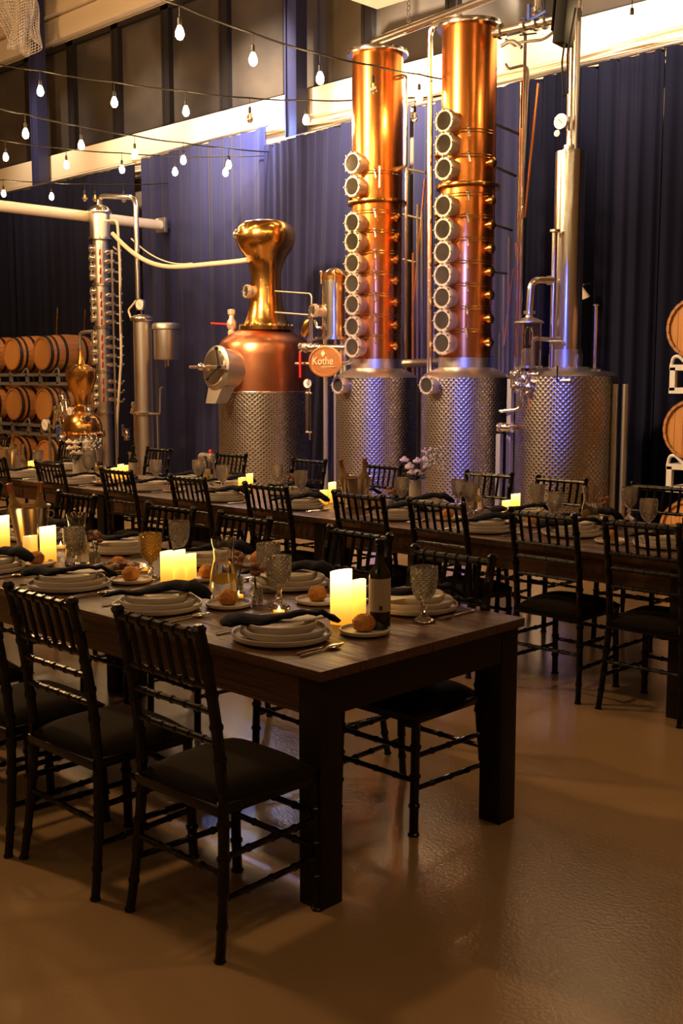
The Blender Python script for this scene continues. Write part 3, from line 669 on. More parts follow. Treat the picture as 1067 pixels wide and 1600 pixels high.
# --- 5: slim silver column at the left with its valve ladder
Y5 = 9.0; c5 = at(160, 500, Y=Y5); X5 = c5.x
t5 = thing('slim_column_still', 'slim polished steel column with a chain of small sight glasses, far left', 'still', (X5, Y5, 0))
zt5, zm5 = zy(162, 325, Y5), zy(160, 372, Y5)
MB().lathe([(.108, .0), (.108, zm5)], 32).build('column', 'steel_brushed', t5)
MB().lathe([(.14, zm5), (.14, zt5-.06)], 36).build('condenser', 'steel_brushed', t5)
MB().lathe([(.165, zt5-.07), (.17, zt5-.05), (.165, zt5-.03), (.12, zt5+.02), (.05, zt5+.05), (0,zt5+.055)], 36).build('cap_flange', 'steel', t5)
MB().lathe([(.10, zm5-.03), (.165, zm5-.02), (.165, zm5+.01), (.13, zm5+.02)], 36).build('flange', 'steel', t5)
for py in (445, 512, 580, 645):
    z = zy(157, py, Y5); MB().lathe([(.097, z-.02), (.13, z-.018), (.13, z+.018), (.097, z+.02)], 28).build('flange', 'steel', t5)
ys5 = [388+i*14.6 for i in range(4)]+[455+i*14 for i in range(4)]+[522+i*14 for i in range(4)]+[590+i*14 for i in range(4)]
for i, py in enumerate(ys5):
    z = zy(148, py, Y5-.1)
    M = faceM((-.06, -.125, z), (-.45,-1,0))
    o = MB().lathe([(.05,-.07),(.05,-.01),(.064,-.01),(.064,.015),(.044,.02),(.042,.0),(.042,-.07)], 16, M, closed=True).build('sight_glass', 'steel', t5)
    MB().lathe([(0,.004),(.043,.004),(.043,-.02),(0,-.02)], 12, M).build('pane', 'dark_glass', o)
for i, py in enumerate(ys5[:-1]):
    z = zy(172, py+6, Y5)
    M = faceM((.20, .0, z), (1,0,0))
    MB().lathe([(.012,-.11),(.012,-.05),(.03,-.05),(.03,.05),(.012,.05),(.012,.13)], 10, M).torus(.024,.008,M @ Matrix.Translation((0,0,.1)), 10, 6).build('valve', 'steel', t5)
    z2 = z-.02
    MB().tube(rounded([(.33, .02, z2), (.40, .02, z2-.02), (.46,.02,z2+.03)], .03, 3), .014, 6).build('elbow', 'steel_dull', t5)
    MB().box((.115, -.09, z), (.016, .016, .085), rot=(0, R(12), 0)).build('red_lever', 'red_handle', t5)
MB().tube([(.30,-.02,zy(182,390,Y5)), (.30,-.02,.2)], .017, 8).build('manifold_pipe', 'steel', t5)
MB().tube(rounded([(.46,0,zy(196,385,Y5)-.3), (.46,0,zy(196,392,Y5)), (.32,0,zy(190,384,Y5))], .1), .014, 8).build('manifold_pipe', 'steel', t5)
MB().tube([(.46,0,zy(196,400,Y5)), (.46,0,zy(196,520,Y5))], .013, 8).build('manifold_pipe', 'steel', t5)
# swan neck over to the product condenser
c6 = at(222, 490, Y=Y5); 
p = [Vector((.01,0,zt5+.03)), Vector((.03,0,zt5+.17)), Vector((c6.x-X5-.09,0,zt5+.06)), Vector((c6.x-X5-.08,0,zy(217,485,Y5)))]
MB().tube(rounded(p, .14, 7), .034, 12).build('swan_neck', 'steel', t5)
MB().tube(rounded([(.15,0,zy(185,342,Y5)), (.42,0,zy(200,340,Y5)), (.46,0,zy(201,400,Y5)), (.44,0,zy(198,560,Y5)), (.30,0,zy(190,660,Y5)), (.28,0,.5)], .1), .018, 10).build('cream_hose', 'white_hose', t5)
t6 = thing('slim_condenser', 'slim brushed steel condenser tube with gauge beside the slim column', 'condenser', (c6.x, Y5, 0))
z6 = zy(222, 500, Y5)
MB().lathe([(.125, 0), (.125, z6)], 36).build('body', 'steel_brushed', t6)
MB().lathe([(.125, z6-.02), (.16, z6-.015), (.165, z6+.01), (.16, z6+.03), (.12, z6+.06), (.05,z6+.08), (0,z6+.08)], 36).build('cap', 'steel', t6)
z = zy(222, 646, Y5); MB().lathe([(.125, z-.02), (.16, z-.02), (.16, z+.02), (.125, z+.02)], 30).build('band', 'steel', t6)
gauge(t6, (.07, -.08, z6+.20), (.2,-1,0), .075)
MB().cyl((.07,-.06,z6+.04), (.07,-.06,z6+.13), .012, 8).build('gauge_stem', 'steel', t6)
MB().tube(rounded([(-.09,-.03,z6+.26), (-.28,-.03,z6+.14), (-.20,-.03,z6-.0)], .04), .014, 8).build('vent_pipe', 'white_hose', t6)
MB().tube(rounded([(.12,0,z), (.36,0,z), (.38,0,z+.35), (.44,0,z+.36)], .04), .014, 8).build('bracket', 'steel_dull', t6)
MB().tube([(.30,0,z-.02),(.30,0,.0)], .012, 8).build('rod', 'steel_dull', t6)
# pipes and valves of its parrot between column and condenser
MB().tube(rounded([(-.22,0,z+.1), (-.22,0,z-.55), (-.38,0,z-.56)], .05), .022, 8).build('pipe', 'steel', t6)
MB().tube(rounded([(-.12,0,z+.1), (-.24,0,z+.10), (-.30,0,z+.0)], .05), .024, 8).build('pipe', 'steel', t6)
valve(t6, (-.17,0,z+.12), (1,0,0), 'steel', 1.3); valve(t6, (-.42,0,z-.30), (0,0,1), 'steel', 1.4)
MB().tube([(-.10,-.02,z-.05), (-.13,-.02,z-.5), (-.10,-.02,.6)], .022, 8).build('cream_hose', 'white_hose', t6)
MB().tube([(-.36,-.02,z-.86), (-.16,-.02,z-.88)], .024, 8).build('red_valve_handle', 'red_handle', t6)
MB().tube(rounded([(-.36,0,z-.56), (-.36,0,z-.95), (-.28,0,z-1.1)], .05), .018, 8).build('pipe', 'steel', t6)
# small steel drum bracketed to the right of the condenser
cd = at(260, 535, Y=Y5+.15)
t = thing('steel_drum', 'small steel drum with a dark rim held right of the slim condenser', 'drum', (cd.x, Y5+.15, 0))
za_, zb_ = zy(260, 562, Y5+.15), zy(260, 512, Y5+.15)
MB().lathe([(.165, za_), (.17, za_+.02), (.17, zb_), (.16,zb_)], 36).build('body', 'steel_brushed', t)
MB().lathe([(.175, zb_-.03), (.19, zb_-.02), (.19, zb_+.03), (.17, zb_+.06), (0, zb_+.065)], 36).build('lid', 'steel_dull', t)
MB().box((-.2, 0, zb_-.02), (.12,.04,.04)).box((-.22,0,zb_/2), (.03,.03,zb_)).build('stand', 'steel_dull', t)
MB().cyl((-.03,0,za_-.10), (-.03,0,za_), .015, 8).cyl((.03,0,za_-.09), (.03,0,za_), .015, 8).build('drain', 'steel', t)

# long cream hose sagging from slim column to the pot still head
a = at(176, 365, Y=8.95); b = at(388, 406, Y=8.75)
pts = []
for i in range(25):
    t_ = i/24; p = a.lerp(b, t_); p.z -= .28*4*t_*(1-t_)*.95+.06*math.sin(PI*2*t_); pts.append(p)
MB().tube(pts, .03, 10).build('long_hose', 'white_hose', None, 60, label='long cream hose sagging from the slim column to the copper onion head', cat='hose')
a = at(205, 367, Y=9.1); b = at(300, 405, Y=9.0); pts = []
for i in range(15):
    t_ = i/14; p = a.lerp(b, t_); p.z -= .12*4*t_*(1-t_)+.05; pts.append(p)
MB().tube(pts, .010, 6).build('thin_hose', 'white_hose', None, 60, label='thin pale line hanging just under the long cream hose', cat='hose')

# --- 6: small gold pot still at far left
Y7 = 8.15; c7 = at(127, 600, Y=Y7)
t7 = thing('small_pot_still', 'small golden copper pot still with pear-shaped helmet, left of slim column', 'still', (c7.x, Y7, 0))
def z7(y): return zy(127, y, Y7)
MB().lathe([(.26, .0), (.26, z7(678))], 40).build('jacket', 'steel_brushed', t7)
MB().lathe([(.30, z7(678)-.02), (.30, z7(678)+.01), (.26, z7(678)+.03), (.26, z7(664)), (.22, z7(652)), (.15, z7(645)), (.11, z7(640))], 44).build('boiler_top', 'copper_gold', t7)
b = MB()
for i in range(20): a = 2*PI*i/20; b.cyl((.28*math.cos(a), .28*math.sin(a), z7(678)-.04), (.28*math.cos(a), .28*math.sin(a), z7(678)+.045), .012, 6)
b.build('clamp_bolts', 'steel', t7)['kind'] = 'stuff'
MB().lathe([(.13, z7(648)), (.13, z7(634)), (.10, z7(632)), (.105, z7(620)), (.14, z7(612)), (.18, z7(600)), (.205, z7(590)), (.20, z7(580)), (.14, z7(573)), (.06, z7(569)), (.045, z7(562)), (.028, z7(550)), (.028, z7(545))], 40).build('helmet', 'copper_gold', t7)
MB().tube(rounded([(0,0,z7(556)), (.0,0,z7(520)), (.14,0,z7(519)), (.30,0,z7(519))], .06), .022, 10).build('lyne_arm', 'steel_dull', t7)
gauge(t7, (-.01,-.17, z7(642)), FRONT, .06)
for k, (dx, dz) in enumerate(((-.34,.15),(-.28,.28),(-.22,.12),(-.42,.22),(-.36,.36),(-.50,.10),(.22,.1),(.26,.2))):
    valve(t7, (dx, -.10+.04*(k % 3), z7(665)+dz), ((1,0,0),(0,0,1),(0,1,0))[k % 3], 'steel', 1.2)
MB().tube(rounded([(-.30,-.1,z7(660)), (-.34,-.1,z7(630)), (-.5,-.1,z7(640)), (-.55,-.1,z7(672))], .06), .02, 8).build('pipe', 'steel', t7)
MB().tube(rounded([(-.2,-.1,z7(655)), (-.24,-.1,z7(625)), (-.3,-.1,z7(625))], .06), .018, 8).build('pipe', 'steel', t7)
gauge(t7, (-.66,-.16, z7(665)), FRONT, .085)
MB().tube([(-.66,-.1,0), (-.66,-.1,z7(672))], .02, 8).build('gauge_post', 'steel_dull', t7)
valve(t7, (.0,-.32,z7(684)), (0,0,1), 'blue_handle', 1.4)

# --- oak barrels on racks
def barrel_proto(name='oak_barrel'):
    o = thing(name, 'barrel', 'barrel'); Lb = .92
    def rad(y): return .30-.05*(2*abs(y)/Lb)**2
    n = 22
    ys_ = [-Lb/2+Lb*i/12 for i in range(13)]
    for k in range(n):           # staves
        vs = []; a0, a1 = 2*PI*k/n+.006, 2*PI*(k+1)/n-.006
        for y in ys_[::2]:
            for a, dr in ((a0,0),((a0+a1)/2,.004),(a1,0),(a1,-.02),(a0,-.02)): rr = rad(y)+dr; vs.append((rr*math.sin(a), y, rr*math.cos(a)))
        fs = [(i*5+j, i*5+(j+1)%5, (i+1)*5+(j+1)%5, (i+1)*5+j) for i in range(6) for j in range(5)]+[(0,1,2,3,4), (34,33,32,31,30)]
        MB().add(vs, fs).build('stave', 'barrel_oak', o)
    M = Matrix.Rotation(PI/2, 4, 'X')
    for y, w in ((-.42,.05),(-.33,.035),(-.18,.045),(.18,.045),(.33,.035),(.42,.05)):
        MB().lathe([(rad(y-w/2)+.004, -(y-w/2)), (rad(y-w/2)+.009, -(y-w/2)), (rad(y+w/2)+.009, -(y+w/2)), (rad(y+w/2)+.004, -(y+w/2))], 36, M, closed=True).build('hoop', 'barrel_hoop', o)
    for s in (-1, 1):
        rr = rad(.46)-.018
        for k in range(6):       # head boards
            x0_, x1_ = -rr+2*rr*k/6+.002, -rr+2*rr*(k+1)/6-.002; y = s*(Lb/2-.03); pts = []
            for i in range(7):
                x = x0_+(x1_-x0_)*i/6; pts.append((x, math.sqrt(max(0, rr*rr-x*x))))
            ring = [(x, z) for x, z in pts]+[(x, -z) for x, z in reversed(pts)]
            m_ = len(ring); vs = [(x, y-.01, z) for x, z in ring]+[(x, y+.01, z) for x, z in ring]
            fs = [tuple(range(m_)), tuple(range(2*m_-1, m_-1, -1))]+[(i, (i+1)%m_, m_+(i+1)%m_, m_+i) for i in range(m_)]
            MB().add(vs, fs).build('head_board', 'barrel_head', o, 20)
    MB().lathe([(.03,.29),(.028,.306),(0,.308)], 12).build('bung', 'barrel_hoop', o)
    return o
BP = Proto(barrel_proto())
YBR = 9.6
xb = [at(61, 555, Y=9.1).x, at(14, 555, Y=9.1).x, at(61,555,Y=9.1).x-1.12*1.0]
pitch = xb[0]-xb[1]
xs = [xb[0], xb[0]-pitch, xb[0]-2*pitch]
zrow = [at(62, 552, Y=9.1).z, at(62, 633, Y=9.1).z, at(62, 633, Y=9.1).z-(at(62, 552, Y=9.1).z-at(62, 633, Y=9.1).z)]
cols_ = ['right', 'middle', 'leftmost']; rows_ = ['top', 'second', 'bottom']
for j, z in enumerate(zrow):
    for i, x in enumerate(xs):
        BP.put((x, YBR, z), 0, 'oak barrel, %s of the %s row on the far-left rack' % (cols_[i], rows_[j]), 'oak barrels on the far-left rack')
def rack(name, label, xs_, zr, Y, m, h, pitchx, uf=.28):
    t = thing(name, label, 'rack', (0, Y, 0))
    w = .03
    for yy in (-.33, .33):
        x0_, x1_ = min(xs_)-pitchx*(uf+.04), max(xs_)+pitchx*(uf+.04)
        MB().box(((x0_+x1_)/2, yy, zr-.33), (x1_-x0_, .045, .05)).build('rail', m, t)
        MB().box(((x0_+x1_)/2, yy, zr-.33-h), (x1_-x0_, .045, .05)).build('rail', m, t)
        for x in xs_:
            for sx in (-1, 1):
                MB().box((x+sx*pitchx*uf, yy, zr-.33-h/2), (.05, .045, h)).build('upright', m, t)
                MB().tube(rounded([(x+sx*pitchx*(uf+.03), yy, zr-.31), (x+sx*pitchx*(uf+.01), yy, zr-.24), (x+sx*pitchx*(uf-.06), yy, zr-.23), (x+sx*.14, yy, zr-.28), (x+sx*.10, yy, zr-.305)], .03, 3), .016, 8).build('cradle', m, t)
    for x in (min(xs_)-pitchx*.3, max(xs_)+pitchx*.3):
        MB().box((x, 0, zr-.33), (.05, .66, .05)).build('cross_rail', m, t); MB().box((x, 0, zr-.33-h), (.05, .66, .05)).build('cross_rail', m, t)
    return t
gapz = zrow[0]-zrow[1]
for j, z in enumerate(zrow[:2]):
    rack('barrel_rack', 'grey steel barrel rack under the %s row of far-left barrels' % rows_[j], xs, z, YBR, 'rack_steel', gapz-.66, pitch)
t = rack('barrel_rack', 'grey steel barrel rack on the floor under the far-left barrels', xs, zrow[2], YBR, 'rack_steel', max(.02, zrow[2]-.33-.03), pitch)
for px in (122,):
    p = at(108, 540, Y=YBR-.1)
    MB().box((p.x+.0, YBR+.1, (zrow[0]+.3+zrow[1])/2-.2), (.04, .62, .01)).build('strap', 'green_strap', None, label='green ratchet strap round the far-left barrels', cat='strap')
bpy.data.objects['strap'].location = (0,0,0)
# right-hand barrels
YR = 9.25; dR = .09
xr = at(1084, 515, Y=YR-.46).x
zr_ = [at(1084, 512, Y=YR-.46).z, at(1084, 672, Y=YR-.46).z]; zr_.append(zr_[1]*2-zr_[0])
for j, z in enumerate(zr_):
    if z < .3: z = .33
    for i, x in enumerate((xr, xr+.72)):
        BP.put((x, YR, z), 0, 'oak barrel %s on the %s tier of the right-hand rack' % (('cut by the frame edge', 'beyond the first')[i], ('upper', 'middle', 'floor')[j]), 'oak barrels at the right edge')
gp = zr_[0]-zr_[1]
for j in (0, 1):
    rack('barrel_rack', ('white steel barrel rack under the upper right-hand barrel', 'white steel barrel rack under the middle right-hand barrel')[j], (xr, xr+.72), zr_[j], YR, 'rack_white', gp-.66, .72, .33)
# two slanting copper sticks and thin rods behind the left barrels
for k, (a, b) in enumerate((((87, 498), (81, 526)), ((129, 492), (125, 530)))):
    yy = (9.42, 9.92)[k]; q = Vector((xs[0]+.0, yy, zrow[0]+.29)); p = q+Vector((.05, 0, .42))
    MB().cyl(p, q, .014, 8).build('thief_rod', 'copper_gold', None, label=('thin copper rod standing on the front of the right top barrel', 'thin copper rod standing on the back of the right top barrel')[k], cat='rod')

# ================================================================== CEILING ITEMS
# net bundled round the left column head
rg = random.Random(11); vs = []; fs = []; nu, nv = 54, 30
pn = at(36, 30, Y=9.9)
for j in range(nv+1):
    for i in range(nu+1):
        a = 2*PI*i/nu; v = j/nv
        rr = .42+.10*math.sin(3*a+v*5)+.05*math.sin(7*a)-.12*v+.04*math.sin(v*11+a*2)
        vs.append((pn.x+rr*math.cos(a)*1.0, pn.y-.05+rr*.62*math.sin(a), pn.z+.9-1.35*v+.10*math.sin(2*a+1)*v))
for j in range(nv):
    for i in range(nu): fs.append((j*(nu+1)+i, j*(nu+1)+i+1, (j+1)*(nu+1)+i+1, (j+1)*(nu+1)+i))
o = MB().add(vs, fs).build('netting', 'net', None, 60, label='bundle of pale cord netting wrapped high round the left column', cat='net', kind='stuff')
md = o.modifiers.new('wire', 'WIREFRAME'); md.thickness = .018; md.use_even_offset = False
# ceiling joists in cream and a dark duct
for k, x in enumerate((-21, -14.6, -9.2, -3.4, 1)):
    struct(MB().box((x, 1.4, 8.72), (.24, 18.4, .5)), 'trim_%d' % (10+k), 'cream_board')
p = at(620, -5, Y=10.2)
MB().box((p.x, 10.1, p.z+.14), (.9, .5, .3), bev=.01).build('junction_box', 'cream', None, label='white box hung under the ceiling above the left copper column', cat='box')
MB().cyl((p.x, 10.1, p.z+.28), (p.x, 10.1, ZC), .02, 8).build('hanger', 'steel_dull', bpy.data.objects['junction_box'])
p = at(1052, 2, Y=7.5)
t = thing('roof_truss', 'dark green steel joist cutting the top right corner', 'beam', (p.x+.35, 7.5, 0))
MB().box((.0, -2.0, p.z+.22), (.5, 4.2, .36), rot=(0,0,0), bev=.02).build('beam_flange', 'frame_dark', t)
MB().cyl((0,-1,p.z+.3), (0,-1,ZC), .04, 8).cyl((0,-3,p.z+.3), (0,-3,ZC), .04, 8).build('hanger', 'frame_dark', t)
# slim black panel hanging at top right
p = at(886, 30, Y=8.0); z0 = at(884, 70, Y=8.0).z
t = thing('hanging_panel', 'slim black loudspeaker panel hanging edge-on at the top right', 'speaker', (p.x, 8.0, z0))
MB().box((.02, 0, .55), (.10, .22, 1.1), rot=(R(2), R(6), R(10)), bev=.01).build('case', 'black', t)
MB().box((-.045, 0, .58), (.012, .24, .95), rot=(R(2), R(6), R(10))).build('grille', 'seat_cloth', t)
MB().tube([(.02,-.05,.05), (.0,-.06,-.15), (.02,-.06,-.42), (.06,-.06,-.40), (.05,-.06,-.1), (.11,-.05,.25)], .008, 6).build('cable', 'wire_black', t)
MB().cyl((.1,0,1.05), (.1,0,ZC-z0), .012, 6).build('hanger', 'steel_dull', t)

# ================================================================== STRING LIGHTS
def bulb_proto(lit):
    o = thing('string_bulb', 'bulb', 'light bulb')
    MB().cyl((0,0,.12), (0,0,.02), .004, 6).build('cord', 'wire_black', o)
    MB().lathe([(.006,.03),(.016,.02),(.018,-.03),(.014,-.04)], 10).build('socket', 'socket', o)
    gl = MB().lathe([(.013,-.035),(.021,-.05),(.036,-.088),(.036,-.118),(.022,-.142),(0,-.150)], 10).build('glass', 'bulb_lit' if lit else 'bulb_off', o)
    if not lit: MB().cyl((0,0,-.05), (0,0,-.10), .006, 6).build('filament', 'filament', gl)
    return o
BL, BO = Proto(bulb_proto(True)), Proto(bulb_proto(False))
def strand(label, far, near, pts, bulbs, word):
    # far/near: (x, y) of the vertical plane the cord hangs in
    f, n_ = Vector((far[0], far[1], 0)), Vector((near[0], near[1], 0)); d = (f-n_); nr = Vector((d.y, -d.x, 0)).normalized()
    def hit(px, py):
        r_ = FW+RT*((px-CXP)/FPX)-UP*((py-CYP)/FPX); return CAM+r_*((f-CAM).dot(nr)/r_.dot(nr))
    q = [hit(*p) for p in pts]; w = []
    for i in range(len(q)-1):
        for k in range(6): t_ = k/6; a = q[i].lerp(q[i+1], t_); a.z -= .012*4*t_*(1-t_); w.append(a)
    w.append(q[-1])
    MB().tube(w, .009, 6).build('light_string', 'wire_black', None, 60, label=label, cat='light string')
    for i, (bx, by, lit) in enumerate(bulbs):
        for s in range(len(pts)-1):
            if pts[s][0] <= bx <= pts[s+1][0]:
                t_ = (bx-pts[s][0])/(pts[s+1][0]-pts[s][0]); wy = pts[s][1]*(1-t_)+pts[s+1][1]*t_; break
        p = hit(bx, wy); pb = hit(bx, by)
        drop = max(.0, (p.z-pb.z)-.21)
        P_ = (BL if lit else BO).put((p.x, p.y, p.z-.12-drop), rnd.uniform(0, 6), '%s bulb, %s from the left on %s' % ('glowing pear-shaped' if lit else 'unlit clear', ORD[i], word), 'bulbs on the string lights')
        if drop > .01: MB().cyl((p.x,p.y,p.z), (p.x,p.y,p.z-drop), .004, 6)
ORD = ['first','second','third','fourth','fifth','sixth','seventh','eighth','ninth','tenth','eleventh']
pA = at(694, 121, X=-7.4)
strand('black cord of bulbs crossing in front of the left copper column', (-7.4, 10.2), (-7.4, 4.0), [(215,-20),(280,8),(395,52),(500,84),(583,102),(655,116),(712,125)], [(280,33,1),(395,77,1),(500,103,1),(583,128,0),(655,150,1)], 'the string crossing the left copper column')
strand('black cord of bulbs passing behind the left copper column', (-7.8, 10.4), (-11.0, 6.5), [(-12,98),(62,110),(178,128),(290,142),(390,153),(478,156),(560,156),(640,153),(700,147),(790,130)], [(62,140,1),(178,157,1),(290,172,1),(390,182,0),(478,186,1),(648,176,0),(781,152,1)], 'the long string running behind the copper column')
strand('black cord of bulbs across the cream beam at the left', (-11.45, 10.1), (-11.45, 6.0), [(-12,166),(39,178),(126,197),(210,212),(286,223),(355,231),(425,237),(446,240)], [(39,205,1),(126,220,1),(210,237,1),(286,246,1),(357,255,1),(425,260,1)], 'the string that crosses the cream beam')
strand('black cord of bulbs just above the left curtains', (-11.75, 10.15), (-14.5, 7.6), [(-12,214),(8,220),(103,232),(190,239),(273,243),(352,244),(440,241)], [(8,245,1),(103,257,1),(190,264,1),(273,267,1),(352,266,1)], 'the string just above the left curtains')
strand('farthest black cord of bulbs at the far left', (-13.6, 10.15), (-17.2, 9.0), [(-12,279),(5,281),(80,285),(132,287),(193,288),(262,286)], [(5,302,1),(80,305,1),(132,304,0),(148,300,0),(193,303,0)], 'the farthest string at far left')
strand('short cord of bulbs by the top right corner', (-3.6, 9.6), (-5.2, 8.6), [(930,-22),(988,-6),(1090,-2)], [(988,14,1)], 'the top right string')
# two unseen strings added overhead for fill light and reflections
for k, (xa, ya, xb_, yb_) in enumerate(((-9.5,-3,-3.6,4.6), (-4.5,-4.5,1.2,4.6))):
    pts = []; N_ = 8
    for i in range(25): t_ = i/24; pts.append((xa+(xb_-xa)*t_, ya+(yb_-ya)*t_, 5.3-.5*4*t_*(1-t_)))
    MB().tube(pts, .009, 6).build('light_string', 'wire_black', None, 60, label=('added black cord of fill bulbs overhead left of the camera', 'added black cord of fill bulbs overhead behind the camera')[k], cat='light string')
    for i in range(N_):
        t_ = (i+.5)/N_; BL.put((xa+(xb_-xa)*t_, ya+(yb_-ya)*t_, 5.3-.5*4*t_*(1-t_)-.13), 0, 'added fill bulb, %s from the left, on the overhead string %s' % (ORD[i], ('left of the camera', 'behind the camera')[k]), 'added fill bulbs overhead')

# ================================================================== TABLES
TZ = .76
def table(x0_, x1_, y0, y1, label):
    t = thing('farm_table', label, 'table', ((x0_+x1_)/2, (y0+y1)/2, 0)); Lx, Ly = x1_-x0_, y1-y0
    n = 6
    for k in range(n):           # top planks
        w = Ly/n; MB().box((0, -Ly/2+w*(k+.5), TZ-.016), (Lx, w-.0015, .032), bev=.002).build('plank', 'table_wood', t)
    for s in (-1, 1):
        MB().box((0, s*(Ly/2-.035), TZ-.032-.06), (Lx-.16, .028, .12)).build('apron', 'table_wood' if s < 0 else 'table_wood_shaded', t)
        MB().box((s*(Lx/2-.035), 0, TZ-.032-.06), (.028, Ly-.16, .12)).build('apron', 'table_wood_shaded', t)
        for q in (-1, 1): MB().box((s*(Lx/2-.065), q*(Ly/2-.065), (TZ-.032)/2), (.095, .095, TZ-.032), bev=.004).build('leg', 'table_wood_shaded', t)
    for s in (-1, 1): MB().tube([(s*(Lx/2-.12), -.25, .66), (s*(Lx/2-.12), .25, .66)], .012, 6).build('brace', 'steel_dull', t)
    return t
G = 'long wooden banquet tables'
table(-4.68, -2.262, 2.236, 3.284, 'front dark farm table, nearest, with its corner facing the camera')
table(-7.10, -4.684, 2.236, 3.284, 'second table of the front row, joined on at the left')
table(-4.78, -2.364, 4.77, 5.80, 'rear row table at the right, in front of the steel still')
table(-7.20, -4.784, 4.77, 5.80, 'middle table of the rear row, in front of the pot still')
table(-9.62, -7.204, 4.77, 5.80, 'left table of the rear row, below the oak barrels')
table(-2.36, .05, 4.77, 5.80, 'rightmost rear row table, running out of the picture')
table(-12.04, -9.624, 4.77, 5.80, 'farthest left table of the rear row, beyond the frame edge')

# ------------------------------------------------------------------ chair
def bamboo(p, q, r, knots, n=8, mid=None):
    p, q = Vector(p), Vector(q); pts = []; rs = []
    for i in range(knots):
        for t_, k in ((0,1.28),(.06,1.28),(.10,1.0),(.92,1.0),(.96,1.28)):
            u = (i+t_)/knots; pts.append(p.lerp(q, u)); rs.append(r*k)
    pts.append(q); rs.append(r*1.28)
    return MB().tube(pts, rs, n)
def chair_proto():
    o = thing('ballroom_chair', 'chair', 'chair')
    def curve(z):    # rear post: splayed foot, upright middle, raked back
        if z < .44: t_ = 1-z/.44; return (-.165-.030*t_*t_-.01*t_, .19+.026*t_)
        t_ = (z-.44)/.515; return (-.165-.020*t_-.055*t_*t_, .19)
    for s in (-1, 1):
        pts = []; rs = []; K = 10
        for i in range(K):
            for t_, k in ((0,1.22),(.05,1.22),(.12,1.0),(.5,1.0),(.88,1.0),(.95,1.22)):
                z = .955*(i+t_)/K; y, x = curve(z); pts.append((s*x, y, z)); rs.append((.0165 if z > .2 else .0145)*k)
        y, x = curve(.955); pts += [(s*x, y, .955), (s*x, y-.001, .967)]; rs += [.021, .012]
        MB().tube(pts, rs, 8).build('rear_leg', 'chair_black', o)
        bamboo((s*.19, .205, 0), (s*.185, .19, .43), .0165, 4).build('front_leg', 'chair_black', o)
        for z, dz in ((.17,0),(.29,0)):
            y, x = curve(z); bamboo((s*x, y, z), (s*.188, .198, z+.0), .010, 4, 7).build('side_stretcher', 'chair_black', o)
    for z in (.20,.31): bamboo((-.188,.198,z), (.188,.198,z), .010, 4, 7).build('front_stretcher', 'chair_black', o)
    y, x = curve(.24); bamboo((-x,y,.24), (x,y,.24), .010, 4, 7).build('rear_stretcher', 'chair_black', o)
    MB().box((0, .01, .425), (.40, .40, .035), bev=.012).build('seat_frame', 'chair_black', o)
    # cushion with a domed top
    vs = []; n = 10
    for j in range(n+1):
        for i in range(n+1):
            u, v = -1+2*i/n, -1+2*j/n; e = (1-u**4)*(1-v**4)
            sx = .205-.012*v*0+.0*v; vs.append((u*(.20+.010*v)*(1-.04*v*v), v*.20*(1-.04*u*u)+.015, .445+.045*e**.5))
    fs = [(j*(n+1)+i, j*(n+1)+i+1, (j+1)*(n+1)+i+1, (j+1)*(n+1)+i) for j in range(n) for i in range(n)]
    edge = [i for i in range(n+1)]+[(j+1)*(n+1)-1 for j in range(1, n+1)]+[n*(n+1)+i for i in range(n-1, -1, -1)]+[j*(n+1) for j in range(n-1, 0, -1)]
    b0 = len(vs); vs += [(vs[i][0], vs[i][1], .440) for i in edge]; m_ = len(edge)
    fs += [(edge[i], b0+i, b0+(i+1) % m_, edge[(i+1) % m_]) for i in range(m_)]+[tuple(b0+i for i in range(m_))]
    MB().add(vs, fs).build('seat', 'seat_cloth', o, 60)
    def rail(z, r, nm, kn=6): y, x = curve(z); bamboo((-x,y,z), (x,y,z), r, kn).build(nm, 'chair_black', o)
    rail(.935, .0145, 'top_rail', 7); rail(.785, .011, 'back_rail'); rail(.71, .010, 'back_rail'); rail(.62, .010, 'back_rail')
    for k in range(6):
        x = -.19+.38*(k+1)/7; y0 = curve(.785)[0]; y1 = curve(.935)[0]
        MB().tube([(x,y0,.785),(x,(y0+y1)/2,.86),(x,y1,.935)], [.0075,.0095,.0075], 6).build('spindle', 'chair_black', o)
    return o
CP = Proto(chair_proto()); CG = 'black ballroom chairs at the long tables'
def chair(x, y, rz, label, jit=.05): CP.put((x, y, 0), rz+rnd.uniform(-jit, jit), label, CG)
B_ = 'black bamboo-style chair '
chair(-2.490, 2.055, 0, B_+'nearest the camera at the front table', .0)
chair(-3.058, 2.02, 0, B_+'second from the front table corner, back to camera', .0)
chair(-3.54, 1.99, 0, B_+'third from the front table corner, cut by the left edge', .0)
chair(-4.15, 2.03, 0, B_+'fourth along the front table, outside the left edge')
# far side of the front table (facing the camera)
def xo(px, py, Y): return at(px, py, Y=Y).x
chair((xo(655,850,3.42)+xo(797,866,3.42))/2+.02, 3.09, PI, B_+'tucked under the right end of the front table', .0)
for (l, r, w) in ((505, 600, 'behind the dark wine bottle on the front table'), (333, 417, 'behind the water carafe on the front table'), (222, 302, 'behind the trio of candles on the front table'), (81, 150, 'behind the steel wine bucket\'s right on the front table'), (-60, 10, 'behind the wine bucket at the left end of the front table')):
    x = (xo(l, 825, 3.48)+xo(r, 828, 3.48))/2
    chair(x, 3.27, PI, B_+w, .06)
for i, (l, r) in enumerate(((937,1059),(793,893),(637,717),(516,592),(378,447),(264,320),(152,210),(57,97),(-30,10))):
    x = (xo(l, 810, 4.62)+xo(r, 810, 4.62))/2; chair(x, 4.885 if i < 4 else 4.87, 0, B_+'%s from the right on the near side of the rear table' % ORD[i], .03)
